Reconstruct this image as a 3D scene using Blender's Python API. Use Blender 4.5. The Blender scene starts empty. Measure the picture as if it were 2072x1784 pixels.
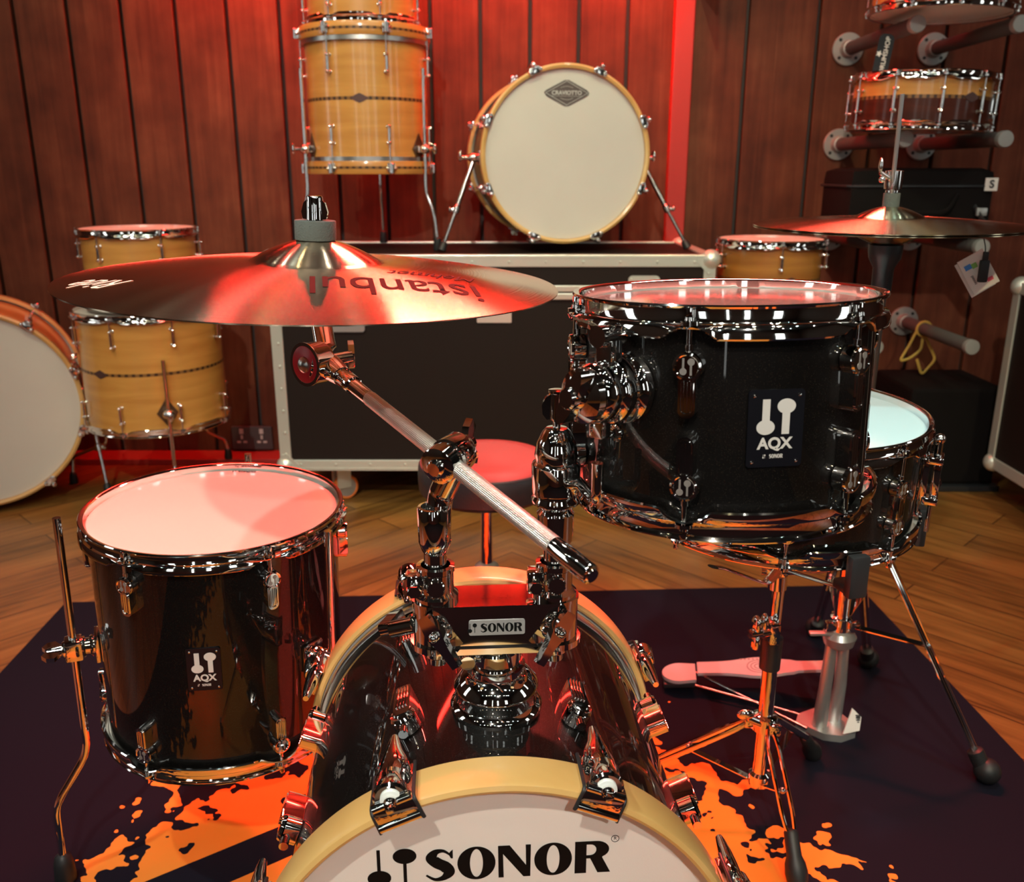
import bpy, bmesh, math, random
from mathutils import Vector as V, Matrix as Mx
from mathutils.geometry import tessellate_polygon
PI = math.pi; R_ = math.radians
sin, cos = math.sin, math.cos
random.seed(7)
SC = bpy.context.scene
COL = SC.collection

# ------------------------------------------------------------------ camera
TH, F, HC = 0.291, 1822.0, 1.0
cam = bpy.data.cameras.new('camera'); co = bpy.data.objects.new('camera', cam); COL.objects.link(co)
cam.sensor_width = 36; cam.sensor_fit = 'HORIZONTAL'; cam.lens = 36 * F / 2072
co.location = (0, 0, HC); co.rotation_euler = (PI / 2 - TH, 0, 0)
cam.clip_start = 0.02; cam.clip_end = 50
cam.dof.use_dof = True; cam.dof.focus_distance = 0.92; cam.dof.aperture_fstop = 9.0
SC.camera = co

# ------------------------------------------------------------------ world, exposure
w = bpy.data.worlds.new('world'); SC.world = w; w.use_nodes = True
w.node_tree.nodes['Background'].inputs[0].default_value = (0.9, 0.75, 0.55, 1)
w.node_tree.nodes['Background'].inputs[1].default_value = 0.02
SC.view_settings.view_transform = 'Standard'
try: SC.view_settings.look = 'None'
except Exception: pass
SC.view_settings.gamma = 1.0; SC.view_settings.use_curve_mapping = False
SC.view_settings.exposure = 0.0

# ------------------------------------------------------------------ lights (the shop's spots, an added front spot and the red wash)
def light(name, typ, loc, tgt, col, power, **k):
    l = bpy.data.lights.new(name, typ); l.color = col; l.energy = power
    for a, b in k.items(): setattr(l, a, b)
    o = bpy.data.objects.new(name, l); COL.objects.link(o); o.location = loc
    o.rotation_euler = (V(tgt) - V(loc)).to_track_quat('-Z', 'Y').to_euler()
    return o
SPOTS = [  # x, y, z, target, colour, power, cone
    (-1.05, 0.30, 2.75, (-0.35, 1.25, 0.4), (0.80, 1.0, 0.97), 75, 62),
    (0.75, 0.95, 2.75, (0.55, 1.2, 0.5), (0.62, 1.0, 0.97), 42, 33),
    (-0.40, -1.15, 2.75, (0.0, 2.2, 0.6), (1.0, 0.91, 0.76), 240, 48),
    (-1.35, 1.15, 2.75, (-1.2, 2.7, 0.7), (1.0, 0.84, 0.52), 60, 75),
    (0.15, 1.25, 2.75, (0.1, 2.8, 1.0), (0.90, 1.0, 0.55), 60, 66),
    (1.25, 1.2, 2.75, (1.15, 2.8, 1.0), (1.0, 0.88, 0.66), 17, 70),
    (1.1, -0.6, 2.75, (0.8, 1.9, 0.2), (1.0, 0.88, 0.45), 95, 41),
    (0.35, -2.1, 2.75, (0.0, 0.62, 0.34), (1.0, 0.96, 0.88), 170, 30),  # added to brighten the bass drum's front head
]
for i, (x, y, z, t, c, p, cn) in enumerate(SPOTS):
    light('ceiling_spot_light', 'SPOT', (x, y, z - 0.02), t, c, p, spot_size=R_(cn), spot_blend=0.6, shadow_soft_size=0.035)
# red wash lamps on the ceiling by the back wall
light('red_wash_light', 'AREA', (-0.28, 2.99, 1.84), (-0.28, 3.10, 1.2), (1, 0.014, 0.007), 19, shape='RECTANGLE', size=1.55, size_y=0.04, spread=R_(150))
light('red_wash_light', 'AREA', (0.35, 3.04, 1.80), (0.52, 3.12, 0.9), (1, 0.012, 0.006), 1.2, shape='RECTANGLE', size=0.2, size_y=0.04, spread=R_(100))
light('red_stage_light', 'AREA', (0.42, 2.72, 2.60), (-0.05, 0.9, 0.6), (1, 0.085, 0.065), 36, shape='RECTANGLE', size=1.1, size_y=0.10, spread=R_(62))
light('red_stage_light', 'SPOT', (-1.0, 2.6, 2.6), (-0.9, 2.2, 0.3), (1, 0.06, 0.04), 26, spot_size=R_(80), spot_blend=0.8, shadow_soft_size=0.10)

def P(u, v, Y):
    "point at depth Y that a pixel of the 2072 x 1784 photograph shows"
    a = (u - 1036) / F; b = (v - 892) / F
    zc = Y / (cos(TH) - b * sin(TH))
    return V((a * zc, Y, HC - zc * (sin(TH) + b * cos(TH))))

# ------------------------------------------------------------------ materials
def new_mat(name):
    m = bpy.data.materials.new(name); m.use_nodes = True
    nt = m.node_tree; return m, nt, nt.nodes['Principled BSDF'], nt.nodes.new, nt.links.new
def simple(name, col, rough=0.5, metal=0.0, coat=0.0, spec=0.5, emit=None, es=0, alpha=1, trans=0, bump=0, bscale=200, cr=.03):
    m, nt, b, N, L = new_mat(name)
    b.inputs['Base Color'].default_value = (*col, 1); b.inputs['Roughness'].default_value = rough
    b.inputs['Metallic'].default_value = metal; b.inputs['Coat Weight'].default_value = coat
    b.inputs['Coat Roughness'].default_value = cr
    b.inputs['Specular IOR Level'].default_value = spec
    b.inputs['Transmission Weight'].default_value = trans
    if emit: b.inputs['Emission Color'].default_value = (*emit, 1); b.inputs['Emission Strength'].default_value = es
    if bump:
        n = N('ShaderNodeTexNoise'); n.inputs['Scale'].default_value = bscale; n.inputs['Detail'].default_value = 3
        t = N('ShaderNodeTexCoord'); L(t.outputs['Object'], n.inputs['Vector'])
        bp = N('ShaderNodeBump'); bp.inputs['Strength'].default_value = bump; bp.inputs['Distance'].default_value = 0.002
        L(n.outputs['Fac'], bp.inputs['Height']); L(bp.outputs[0], b.inputs['Normal'])
    return m
def math_(N, L, op, a, b=None, c=None):
    n = N('ShaderNodeMath'); n.operation = op
    for i, q in enumerate((a, b, c)):
        if q is None: continue
        if isinstance(q, (int, float)): n.inputs[i].default_value = q
        else: L(q, n.inputs[i])
    return n.outputs[0]
def ramp(N, L, fac, stops):
    r = N('ShaderNodeValToRGB'); L(fac, r.inputs[0])
    e = r.color_ramp.elements
    while len(e) < len(stops): e.new(0.5)
    for el, (p, c) in zip(e, stops): el.position = p; el.color = (*c, 1)
    return r.outputs[0]

CHROME = simple('chrome', (0.86, 0.84, 0.82), 0.045, 1.0)
DCHROME = simple('chrome_blurred', (0.8, 0.78, 0.76), 0.14, 1.0)
STEEL = simple('brushed_steel', (0.62, 0.6, 0.57), 0.3, 1.0)
ALU = simple('aluminium', (0.72, 0.74, 0.66), 0.34, 0.6, bump=0.1, bscale=60)
CASTALU = simple('cast_aluminium', (0.56, 0.56, 0.55), 0.34, 0.75)
EMBLEM = simple('grey_emblem', (0.30, 0.27, 0.25), 0.4, 0.6)
RUBBER = simple('black_rubber', (0.012, 0.012, 0.013), 0.5)
PLASTIC = simple('black_plastic', (0.02, 0.021, 0.024), 0.35)
NYLON = simple('white_nylon', (0.75, 0.78, 0.74), 0.4)
WHITEP = simple('white_plastic', (0.6, 0.58, 0.55), 0.4)
BLACKINK = simple('black_ink', (0.004, 0.004, 0.004), 0.6, spec=0.1)
SILVERINK = simple('silver_ink', (0.62, 0.6, 0.56), 0.4, 0.25)
BADGE = simple('black_badge', (0.003, 0.003, 0.005), 0.35, spec=0.25)
FELT = simple('grey_felt', (0.075, 0.09, 0.082), 0.95, bump=0.6, bscale=500)
LAMINATE = simple('black_laminate', (0.014, 0.008, 0.0065), 0.6, spec=0.2, bump=0.1, bscale=300)
VINYL = simple('black_vinyl', (0.035, 0.035, 0.042), 0.34, bump=0.3, bscale=250)
VINYLREDLIT = simple('red_lit_vinyl', (0.30, 0.07, 0.07), 0.42, bump=0.2, bscale=300)  # seat top with the red lamp's light mixed into its colour
FABRIC = simple('black_fabric', (0.007, 0.0055, 0.0055), 0.9, spec=0.12, bump=0.6, bscale=300)
REDPAINT = simple('red_disc_paint', (0.55, 0.02, 0.04), 0.35)
POSTRED = simple('red_brown_post_paint', (0.40, 0.030, 0.022), 0.55, bump=0.2, bscale=40)
ORANGE = simple('orange_tyre', (0.8, 0.2, 0.03), 0.5)
IRON = simple('galvanised_iron', (0.36, 0.36, 0.34), 0.5, 0.5, bump=0.3, bscale=80)
FOAM = simple('grey_foam_sleeve', (0.09, 0.085, 0.08), 0.8, bump=0.4, bscale=300)
CARD = simple('white_card', (0.72, 0.68, 0.64), 0.6)
PAPERBLUE = simple('blue_print', (0.05, 0.25, 0.7), 0.5)
PAPERRED = simple('red_print', (0.75, 0.1, 0.15), 0.5)
PAPERGRN = simple('green_print', (0.2, 0.45, 0.1), 0.5)
YELLOW = simple('yellow_strap', (0.5, 0.32, 0.06), 0.7)
CEIL = simple('dark_ceiling', (0.018, 0.015, 0.014), 0.8)
ROOMW = simple('dark_timber_wall', (0.045, 0.025, 0.016), 0.7)
LAMP = simple('lamp_glass', (1, 1, 1), 0.4, emit=(1.0, 0.95, 0.82), es=140)
LAMPC = simple('lamp_glass_cool', (1, 1, 1), 0.4, emit=(0.7, 1.0, 0.95), es=140)
LAMPY = simple('lamp_glass_warm', (1, 1, 1), 0.4, emit=(1.0, 0.85, 0.5), es=140)
LAMPR = simple('lamp_glass_red', (1, 0.1, 0.08), 0.4, emit=(1.0, 0.03, 0.02), es=40)
GLOWPANEL = simple('added_panel_glow', (0.8, 0.8, 0.75), 0.5, emit=(0.88, 0.95, 0.92), es=2.6)  # glow of the added panels, for pale reflections and fill
CLEARLBL = simple('silver_label', (0.36, 0.36, 0.36), 0.35, 0.4)

def head_mat(name, col, rough, coat=0.0, sss=0):
    m, nt, b, N, L = new_mat(name)
    t = N('ShaderNodeTexCoord'); n = N('ShaderNodeTexNoise'); n.inputs['Scale'].default_value = 6; n.inputs['Detail'].default_value = 4
    L(t.outputs['Object'], n.inputs['Vector'])
    c = ramp(N, L, n.outputs['Fac'], [(0.3, tuple(x * 0.95 for x in col)), (0.7, col)])
    L(c, b.inputs['Base Color']); b.inputs['Roughness'].default_value = rough
    b.inputs['Coat Weight'].default_value = coat; b.inputs['Coat Roughness'].default_value = 0.12
    n2 = N('ShaderNodeTexNoise'); n2.inputs['Scale'].default_value = 900; L(t.outputs['Object'], n2.inputs['Vector'])
    bp = N('ShaderNodeBump'); bp.inputs['Strength'].default_value = 0.08; bp.inputs['Distance'].default_value = 0.001
    L(n2.outputs['Fac'], bp.inputs['Height']); L(bp.outputs[0], b.inputs['Normal'])
    return m
HEADW = head_mat('coated_head', (0.66, 0.62, 0.56), 0.45)
HEADF = head_mat('front_head_film', (0.84, 0.80, 0.74), 0.45)
HEADG = head_mat('glossy_white_head', (0.68, 0.62, 0.54), 0.16, 0.6)
HEADC = head_mat('clear_tom_head', (0.42, 0.36, 0.33), 0.08, 1.0)
HEADS = head_mat('cool_lit_snare_head', (0.52, 0.72, 0.78), 0.5)  # white coating with the cool spot's cyan put into its colour

def shell_black():
    m, nt, b, N, L = new_mat('black_sparkle_shell')
    t = N('ShaderNodeTexCoord'); vo = N('ShaderNodeTexVoronoi'); vo.inputs['Scale'].default_value = 2200
    L(t.outputs['Object'], vo.inputs['Vector'])
    sp = math_(N, L, 'GREATER_THAN', vo.outputs['Color'], 0.86)
    col = ramp(N, L, sp, [(0.0, (0.0025, 0.002, 0.0018)), (1.0, (0.014, 0.010, 0.006))])
    L(col, b.inputs['Base Color']); b.inputs['Roughness'].default_value = 0.45; b.inputs['Specular IOR Level'].default_value = 0.1
    b.inputs['Coat Weight'].default_value = 1.0; b.inputs['Coat Roughness'].default_value = 0.03
    return m
SHELLB = shell_black()
def maple(name, base, dark, gs=1.0, coat=0.8, axis='Z', stretch=3.0):
    m, nt, b, N, L = new_mat(name)
    t = N('ShaderNodeTexCoord'); mp = N('ShaderNodeMapping')
    sc = {'Z': (stretch, stretch, 26), 'X': (2, 30, 30), 'A': (6, 6, 6)}[axis]
    mp.inputs['Scale'].default_value = sc; L(t.outputs['Object'], mp.inputs['Vector'])
    n = N('ShaderNodeTexNoise'); n.inputs['Scale'].default_value = 1.0 * gs; n.inputs['Detail'].default_value = 6; n.inputs['Distortion'].default_value = 1.2
    L(mp.outputs[0], n.inputs['Vector'])
    wv = N('ShaderNodeTexWave'); wv.wave_type = 'BANDS'; wv.bands_direction = 'Z'; wv.inputs['Scale'].default_value = 0.35 * gs
    wv.inputs['Distortion'].default_value = 7; wv.inputs['Detail'].default_value = 3; wv.inputs['Detail Scale'].default_value = 0.6
    L(mp.outputs[0], wv.inputs['Vector'])
    k = math_(N, L, 'MULTIPLY', wv.outputs['Fac'], 0.10); k = math_(N, L, 'MULTIPLY_ADD', n.outputs['Fac'], 0.85, k)
    c = ramp(N, L, k, [(0.25, dark), (0.62, base), (0.85, tuple(x * 1.12 for x in base))])
    L(c, b.inputs['Base Color']); b.inputs['Roughness'].default_value = 0.4
    b.inputs['Coat Weight'].default_value = coat; b.inputs['Coat Roughness'].default_value = 0.12
    return m
MAPLE = maple('amber_maple', (0.60, 0.29, 0.065), (0.47, 0.20, 0.038))
MAPLEH = maple('pale_maple_hoop', (0.72, 0.44, 0.16), (0.58, 0.31, 0.09), axis='A')
MAPLEB = maple('gold_maple_hoop', (0.74, 0.47, 0.17), (0.60, 0.34, 0.10), axis='A', coat=.4)
DARKWOOD = maple('dark_stained_shell', (0.075, 0.018, 0.010), (0.035, 0.009, 0.006), coat=.35)
DARKWOOD.node_tree.nodes['Principled BSDF'].inputs['Specular IOR Level'].default_value = 0.15
INLAY = simple('dark_inlay', (0.06, 0.028, 0.012), 0.4)

AROT = 0.25
def cymbal_mat(name, base, streak):
    m, nt, b, N, L = new_mat(name)
    t = N('ShaderNodeTexCoord'); s = N('ShaderNodeSeparateXYZ'); L(t.outputs['Object'], s.inputs[0])
    r2 = math_(N, L, 'ADD', math_(N, L, 'MULTIPLY', s.outputs[0], s.outputs[0]), math_(N, L, 'MULTIPLY', s.outputs[1], s.outputs[1]))
    r = math_(N, L, 'SQRT', r2)
    cb = N('ShaderNodeCombineXYZ'); L(r, cb.inputs[0])
    n = N('ShaderNodeTexNoise'); n.inputs['Scale'].default_value = 420; n.inputs['Detail'].default_value = 2; L(cb.outputs[0], n.inputs['Vector'])
    n3 = N('ShaderNodeTexNoise'); n3.inputs['Scale'].default_value = 9; n3.inputs['Detail'].default_value = 4; L(t.outputs['Object'], n3.inputs['Vector'])
    c = ramp(N, L, n3.outputs['Fac'], [(0.3, base), (0.7, streak)])
    L(c, b.inputs['Base Color']); b.inputs['Metallic'].default_value = 1.0; b.inputs['Roughness'].default_value = 0.20
    b.inputs['Anisotropic'].default_value = 0.96
    tg = N('ShaderNodeTangent'); tg.direction_type = 'RADIAL'; tg.axis = 'Z'; L(tg.outputs[0], b.inputs['Tangent'])
    bp = N('ShaderNodeBump'); bp.inputs['Strength'].default_value = 0.35; bp.inputs['Distance'].default_value = 0.0006
    hm = N('ShaderNodeTexNoise'); hm.inputs['Scale'].default_value = 45; L(t.outputs['Object'], hm.inputs['Vector'])
    b.inputs['Anisotropic Rotation'].default_value = AROT
    hh = math_(N, L, 'MULTIPLY_ADD', hm.outputs['Fac'], 0.0, n.outputs['Fac'])
    L(hh, bp.inputs['Height']); L(bp.outputs[0], b.inputs['Normal'])
    return m
BRONZE = cymbal_mat('brushed_bronze', (0.66, 0.52, 0.38), (0.78, 0.64, 0.48))
BRONZE2 = cymbal_mat('dull_bronze', (0.42, 0.36, 0.24), (0.52, 0.45, 0.31))
def knurl():
    m, nt, b, N, L = new_mat('knurled_chrome')
    t = N('ShaderNodeTexCoord'); s = N('ShaderNodeSeparateXYZ'); L(t.outputs['Object'], s.inputs[0])
    a = math_(N, L, 'MULTIPLY', math_(N, L, 'ARCTAN2', s.outputs[1], s.outputs[0]), 16)
    z = math_(N, L, 'MULTIPLY', s.outputs[2], 1900)
    h = math_(N, L, 'MULTIPLY', math_(N, L, 'SINE', math_(N, L, 'ADD', a, z)), math_(N, L, 'SINE', math_(N, L, 'SUBTRACT', a, z)))
    bp = N('ShaderNodeBump'); bp.inputs['Strength'].default_value = 0.7; bp.inputs['Distance'].default_value = 0.0006
    L(h, bp.inputs['Height']); L(bp.outputs[0], b.inputs['Normal'])
    b.inputs['Base Color'].default_value = (0.82, 0.83, 0.78, 1); b.inputs['Metallic'].default_value = 1; b.inputs['Roughness'].default_value = 0.28
    return m
KNURL = knurl()

def wall_mat():
    m, nt, b, N, L = new_mat('stained_planks')
    t = N('ShaderNodeTexCoord'); s = N('ShaderNodeSeparateXYZ'); L(t.outputs['Object'], s.inputs[0])
    idx = math_(N, L, 'FLOOR', math_(N, L, 'MULTIPLY', math_(N, L, 'ADD', s.outputs[0], 0.003), 5.85))
    wn = N('ShaderNodeTexWhiteNoise'); wn.noise_dimensions = '1D'; L(idx, wn.inputs['W'])
    mp = N('ShaderNodeMapping'); mp.inputs['Scale'].default_value = (28, 28, 1.6)
    cb = N('ShaderNodeCombineXYZ'); L(s.outputs[0], cb.inputs[0]); L(wn.outputs['Value'], cb.inputs[1]); L(s.outputs[2], cb.inputs[2])
    L(cb.outputs[0], mp.inputs['Vector'])
    n = N('ShaderNodeTexNoise'); n.inputs['Scale'].default_value = 1.3; n.inputs['Detail'].default_value = 8; n.inputs['Distortion'].default_value = 0.8; L(mp.outputs[0], n.inputs['Vector'])
    n2 = N('ShaderNodeTexNoise'); n2.inputs['Scale'].default_value = 7; n2.inputs['Detail'].default_value = 5; L(t.outputs['Object'], n2.inputs['Vector'])
    k = math_(N, L, 'MULTIPLY', n.outputs['Fac'], 0.45); k = math_(N, L, 'MULTIPLY_ADD', n2.outputs['Fac'], 0.6, k)
    k = math_(N, L, 'MULTIPLY_ADD', wn.outputs['Value'], 0.1, k)
    c = ramp(N, L, k, [(0.33, (0.050, 0.013, 0.007)), (0.58, (0.115, 0.032, 0.015)), (0.8, (0.185, 0.060, 0.028))])
    L(c, b.inputs['Base Color']); b.inputs['Roughness'].default_value = 0.7; b.inputs['Specular IOR Level'].default_value = 0.25
    bp = N('ShaderNodeBump'); bp.inputs['Strength'].default_value = 0.25; bp.inputs['Distance'].default_value = 0.004
    L(n.outputs['Fac'], bp.inputs['Height']); L(bp.outputs[0], b.inputs['Normal'])
    return m
PLANK = wall_mat()
GAP = simple('grey_gap_backing', (0.05, 0.045, 0.045), 0.8)
def floor_mat():
    m, nt, b, N, L = new_mat('oiled_floor_boards')
    t = N('ShaderNodeTexCoord'); s = N('ShaderNodeSeparateXYZ'); L(t.outputs['Object'], s.inputs[0])
    ax = math_(N, L, 'ABSOLUTE', s.outputs[0])
    ac = math_(N, L, 'MULTIPLY', math_(N, L, 'ADD', ax, s.outputs[1]), 0.7071)
    al = math_(N, L, 'MULTIPLY', math_(N, L, 'SUBTRACT', s.outputs[1], ax), 0.7071)
    cb = N('ShaderNodeCombineXYZ'); L(al, cb.inputs[0]); L(ac, cb.inputs[1])
    br = N('ShaderNodeTexBrick'); L(cb.outputs[0], br.inputs['Vector'])
    br.inputs['Scale'].default_value = 1; br.inputs['Brick Width'].default_value = 1.5; br.inputs['Row Height'].default_value = 0.115
    br.inputs['Mortar Size'].default_value = 0.0022; br.inputs['Mortar Smooth'].default_value = 0.3
    br.inputs['Color1'].default_value = (0, 0, 0, 1); br.inputs['Color2'].default_value = (1, 1, 1, 1); br.inputs['Mortar'].default_value = (0.5, 0.5, 0.5, 1)
    mp = N('ShaderNodeMapping'); mp.inputs['Scale'].default_value = (2.2, 22, 1); L(cb.outputs[0], mp.inputs['Vector'])
    n = N('ShaderNodeTexNoise'); n.inputs['Scale'].default_value = 1.2; n.inputs['Detail'].default_value = 7; n.inputs['Distortion'].default_value = 1.5; L(mp.outputs[0], n.inputs['Vector'])
    k = math_(N, L, 'MULTIPLY_ADD', br.outputs['Color'], 0.25, math_(N, L, 'MULTIPLY', n.outputs['Fac'], 0.85))
    c = ramp(N, L, k, [(0.25, (0.075, 0.030, 0.007)), (0.5, (0.20, 0.088, 0.020)), (0.8, (0.31, 0.145, 0.036))])
    mx = N('ShaderNodeMix'); mx.data_type = 'RGBA'; L(br.outputs['Fac'], mx.inputs['Factor']); L(c, mx.inputs['A']); mx.inputs['B'].default_value = (0.05, 0.018, 0.006, 1)
    L(mx.outputs['Result'], b.inputs['Base Color']); b.inputs['Roughness'].default_value = 0.38
    bp = N('ShaderNodeBump'); bp.inputs['Strength'].default_value = 0.2; bp.inputs['Distance'].default_value = 0.002; L(n.outputs['Fac'], bp.inputs['Height']); L(bp.outputs[0], b.inputs['Normal'])
    return m
FLOORM = floor_mat()
def mat_mat():
    m, nt, b, N, L = new_mat('printed_drum_mat')
    t = N('ShaderNodeTexCoord'); s = N('ShaderNodeSeparateXYZ'); L(t.outputs['Object'], s.inputs[0])
    # local frame of the mat: origin below the bass drum
    n1 = N('ShaderNodeTexNoise'); n1.inputs['Scale'].default_value = 7; n1.inputs['Detail'].default_value = 4; n1.inputs['Roughness'].default_value = 0.55; L(t.outputs['Object'], n1.inputs['Vector'])
    n2 = N('ShaderNodeTexNoise'); n2.inputs['Scale'].default_value = 24; n2.inputs['Detail'].default_value = 2; L(t.outputs['Object'], n2.inputs['Vector'])
    ex = math_(N, L, 'DIVIDE', s.outputs[0], 0.60); ey = math_(N, L, 'DIVIDE', s.outputs[1], 0.80)
    rr = math_(N, L, 'SQRT', math_(N, L, 'ADD', math_(N, L, 'MULTIPLY', ex, ex), math_(N, L, 'MULTIPLY', ey, ey)))
    k = math_(N, L, 'MULTIPLY_ADD', n1.outputs['Fac'], 0.75, rr)
    k = math_(N, L, 'MULTIPLY_ADD', n2.outputs['Fac'], 0.85, k)
    org = math_(N, L, 'LESS_THAN', k, 1.755)
    # two dark bars of the big lettering on the left
    d = math_(N, L, 'MULTIPLY_ADD', s.outputs[0], -0.62, s.outputs[1])
    bar = math_(N, L, 'MULTIPLY', math_(N, L, 'LESS_THAN', math_(N, L, 'ABSOLUTE', math_(N, L, 'SUBTRACT', d, 0.585)), 0.042), math_(N, L, 'LESS_THAN', s.outputs[0], -0.16))
    org = math_(N, L, 'MULTIPLY', org, math_(N, L, 'SUBTRACT', 1.0, bar))
    n3 = N('ShaderNodeTexNoise'); n3.inputs['Scale'].default_value = 3; L(t.outputs['Object'], n3.inputs['Vector'])
    oc = ramp(N, L, n3.outputs['Fac'], [(0.35, (0.78, 0.22, 0.025)), (0.65, (0.88, 0.30, 0.05))])
    mx = N('ShaderNodeMix'); mx.data_type = 'RGBA'; L(org, mx.inputs['Factor']); mx.inputs['A'].default_value = (0.007, 0.0062, 0.013, 1); L(oc, mx.inputs['B'])
    L(mx.outputs['Result'], b.inputs['Base Color']); b.inputs['Roughness'].default_value = 0.9; b.inputs['Specular IOR Level'].default_value = 0.12
    n4 = N('ShaderNodeTexNoise'); n4.inputs['Scale'].default_value = 900; L(t.outputs['Object'], n4.inputs['Vector'])
    bp = N('ShaderNodeBump'); bp.inputs['Strength'].default_value = 0.3; bp.inputs['Distance'].default_value = 0.001; L(n4.outputs['Fac'], bp.inputs['Height']); L(bp.outputs[0], b.inputs['Normal'])
    return m
MATM = mat_mat()

# ------------------------------------------------------------------ mesh helpers
def frame(p0, p1, up=V((0, 0, 1))):
    "matrix whose z runs from p0 to p1"
    z = (V(p1) - V(p0)).normalized()
    if abs(z.dot(up)) > 0.999: up = V((0, 1, 0))
    x = up.cross(z).normalized(); y = z.cross(x)
    return Mx(((x.x, y.x, z.x, p0[0]), (x.y, y.y, z.y, p0[1]), (x.z, y.z, z.z, p0[2]), (0, 0, 0, 1)))
def T(x, y, z): return Mx.Translation((x, y, z))
def RX(a): return Mx.Rotation(a, 4, 'X')
def RY(a): return Mx.Rotation(a, 4, 'Y')
def RZ(a): return Mx.Rotation(a, 4, 'Z')
class MB:
    def __init__(s): s.bm = bmesh.new(); s.slot = 0
    def _v(s, co, M): return s.bm.verts.new(M @ V(co) if M else V(co))
    def _f(s, vs):
        try: f = s.bm.faces.new(vs); f.material_index = s.slot; return f
        except ValueError: return None
    def box(s, c, d, M=None, bev=0.0, taper=(1, 1)):
        x, y, z = (k / 2 for k in d); vs = []
        for sx, sy, sz in ((-1,-1,-1),(1,-1,-1),(1,1,-1),(-1,1,-1),(-1,-1,1),(1,-1,1),(1,1,1),(-1,1,1)):
            tx, ty = taper if sz > 0 else (1, 1)
            vs.append(s._v((c[0] + sx * x * tx, c[1] + sy * y * ty, c[2] + sz * z), M))
        fs = [s._f([vs[i] for i in q]) for q in ((0,3,2,1),(4,5,6,7),(0,1,5,4),(1,2,6,5),(2,3,7,6),(3,0,4,7))]
        if bev > 0:
            es = list({e for f in fs for e in f.edges})
            r = bmesh.ops.bevel(s.bm, geom=es, offset=bev, segments=2, affect='EDGES', profile=0.6)
            for f in r['faces']: f.material_index = s.slot
        return s
    def lathe(s, prof, n=64, M=None, fn=None, closed=False, cap=True):
        rings = []
        for i, (r, z) in enumerate(prof):
            if r < 1e-6: rings.append([s._v((0, 0, z), M)]); continue
            ring = []
            for k in range(n):
                a = 2 * PI * k / n; rr, zz = (r, z) if not fn else fn(a, i, r, z)
                ring.append(s._v((rr * cos(a), rr * sin(a), zz), M))
            rings.append(ring)
        pairs = list(zip(rings, rings[1:])) + ([(rings[-1], rings[0])] if closed else [])
        for A, B in pairs:
            for k in range(n):
                k2 = (k + 1) % n
                if len(A) == 1 and len(B) == 1: break
                if len(A) == 1: s._f([A[0], B[k2], B[k]])
                elif len(B) == 1: s._f([A[k], A[k2], B[0]])
                else: s._f([A[k], A[k2], B[k2], B[k]])
        if not closed and cap:
            if len(rings[0]) > 2: s._f(rings[0][::-1])
            if len(rings[-1]) > 2: s._f(rings[-1])
        return s
    def cone(s, p0, p1, r0, r1=None, n=20, M=None, bev=0):
        r1 = r0 if r1 is None else r1
        A = frame(p0, p1); A = M @ A if M else A; h = (V(p1) - V(p0)).length
        if bev: pr = [(r0 - bev, 0), (r0, bev), (r1, h - bev), (r1 - bev, h)]
        else: pr = [(r0, 0), (r1, h)]
        return s.lathe(pr, n, A)
    def ball(s, c, r, sc=(1, 1, 1), M=None, n=16):
        A = T(*c) @ Mx.Diagonal((*sc, 1)); A = M @ A if M else A
        m = n // 2
        return s.lathe([(0 if i in (0, m) else r * sin(PI * i / m), -r * cos(PI * i / m)) for i in range(m + 1)], n, A)
    def tube(s, pts, r, n=12, M=None, closed=False, flat=1.0, up=None):
        pts = [V(p) for p in pts]; N_ = len(pts); rings = []; prev = None
        for i, p in enumerate(pts):
            a = pts[i - 1] if (i > 0 or closed) else p; b = pts[(i + 1) % N_] if (i < N_ - 1 or closed) else p
            t = (b - a).normalized()
            if prev is None:
                u = up or (V((0, 0, 1)) if abs(t.z) < 0.9 else V((1, 0, 0)))
            else: u = prev
            x = (u - t * u.dot(t)).normalized(); prev = x; y = t.cross(x)
            rr = r[i] if isinstance(r, (list, tuple)) else r
            rings.append([s._v(p + x * rr * cos(2 * PI * k / n) + y * rr * flat * sin(2 * PI * k / n), M) for k in range(n)])
        q = list(zip(rings, rings[1:])) + ([(rings[-1], rings[0])] if closed else [])
        for A, B in q:
            for k in range(n): s._f([A[k], A[(k + 1) % n], B[(k + 1) % n], B[k]])
        if not closed: s._f(rings[0][::-1]); s._f(rings[-1])
        return s
    def ext(s, loops, h, M=None):
        "prism of flat loops (first outer, others holes) from z = 0 to z = h"
        pl = [[V((x, y, 0)) for x, y in lp] for lp in loops]
        flat = [p for lp in pl for p in lp]; tris = tessellate_polygon(pl)
        top = [s._v((p.x, p.y, h), M) for p in flat]
        for t in tris: s._f([top[i] for i in t])
        if h > 0:
            bot = [s._v((p.x, p.y, 0), M) for p in flat]
            for t in tris: s._f([bot[i] for i in t][::-1])
            o = 0
            for lp in pl:
                k = len(lp)
                for i in range(k): s._f([bot[o + i], bot[o + (i + 1) % k], top[o + (i + 1) % k], top[o + i]])
                o += k
        return s
    def build(s, name, mat, parent=None, smooth=True, ang=38, fixn=True, M=None):
        if fixn: bmesh.ops.recalc_face_normals(s.bm, faces=s.bm.faces)
        me = bpy.data.meshes.new(name); s.bm.to_mesh(me); s.bm.free()
        for mt in (mat if isinstance(mat, (list, tuple)) else [mat]): me.materials.append(mt)
        if smooth:
            me.polygons.foreach_set('use_smooth', [True] * len(me.polygons))
            try: me.set_sharp_from_angle(angle=R_(ang))
            except Exception: pass
        o = bpy.data.objects.new(name, me); COL.objects.link(o)
        if parent: o.parent = parent
        if M: o.matrix_local = M
        return o
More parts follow.
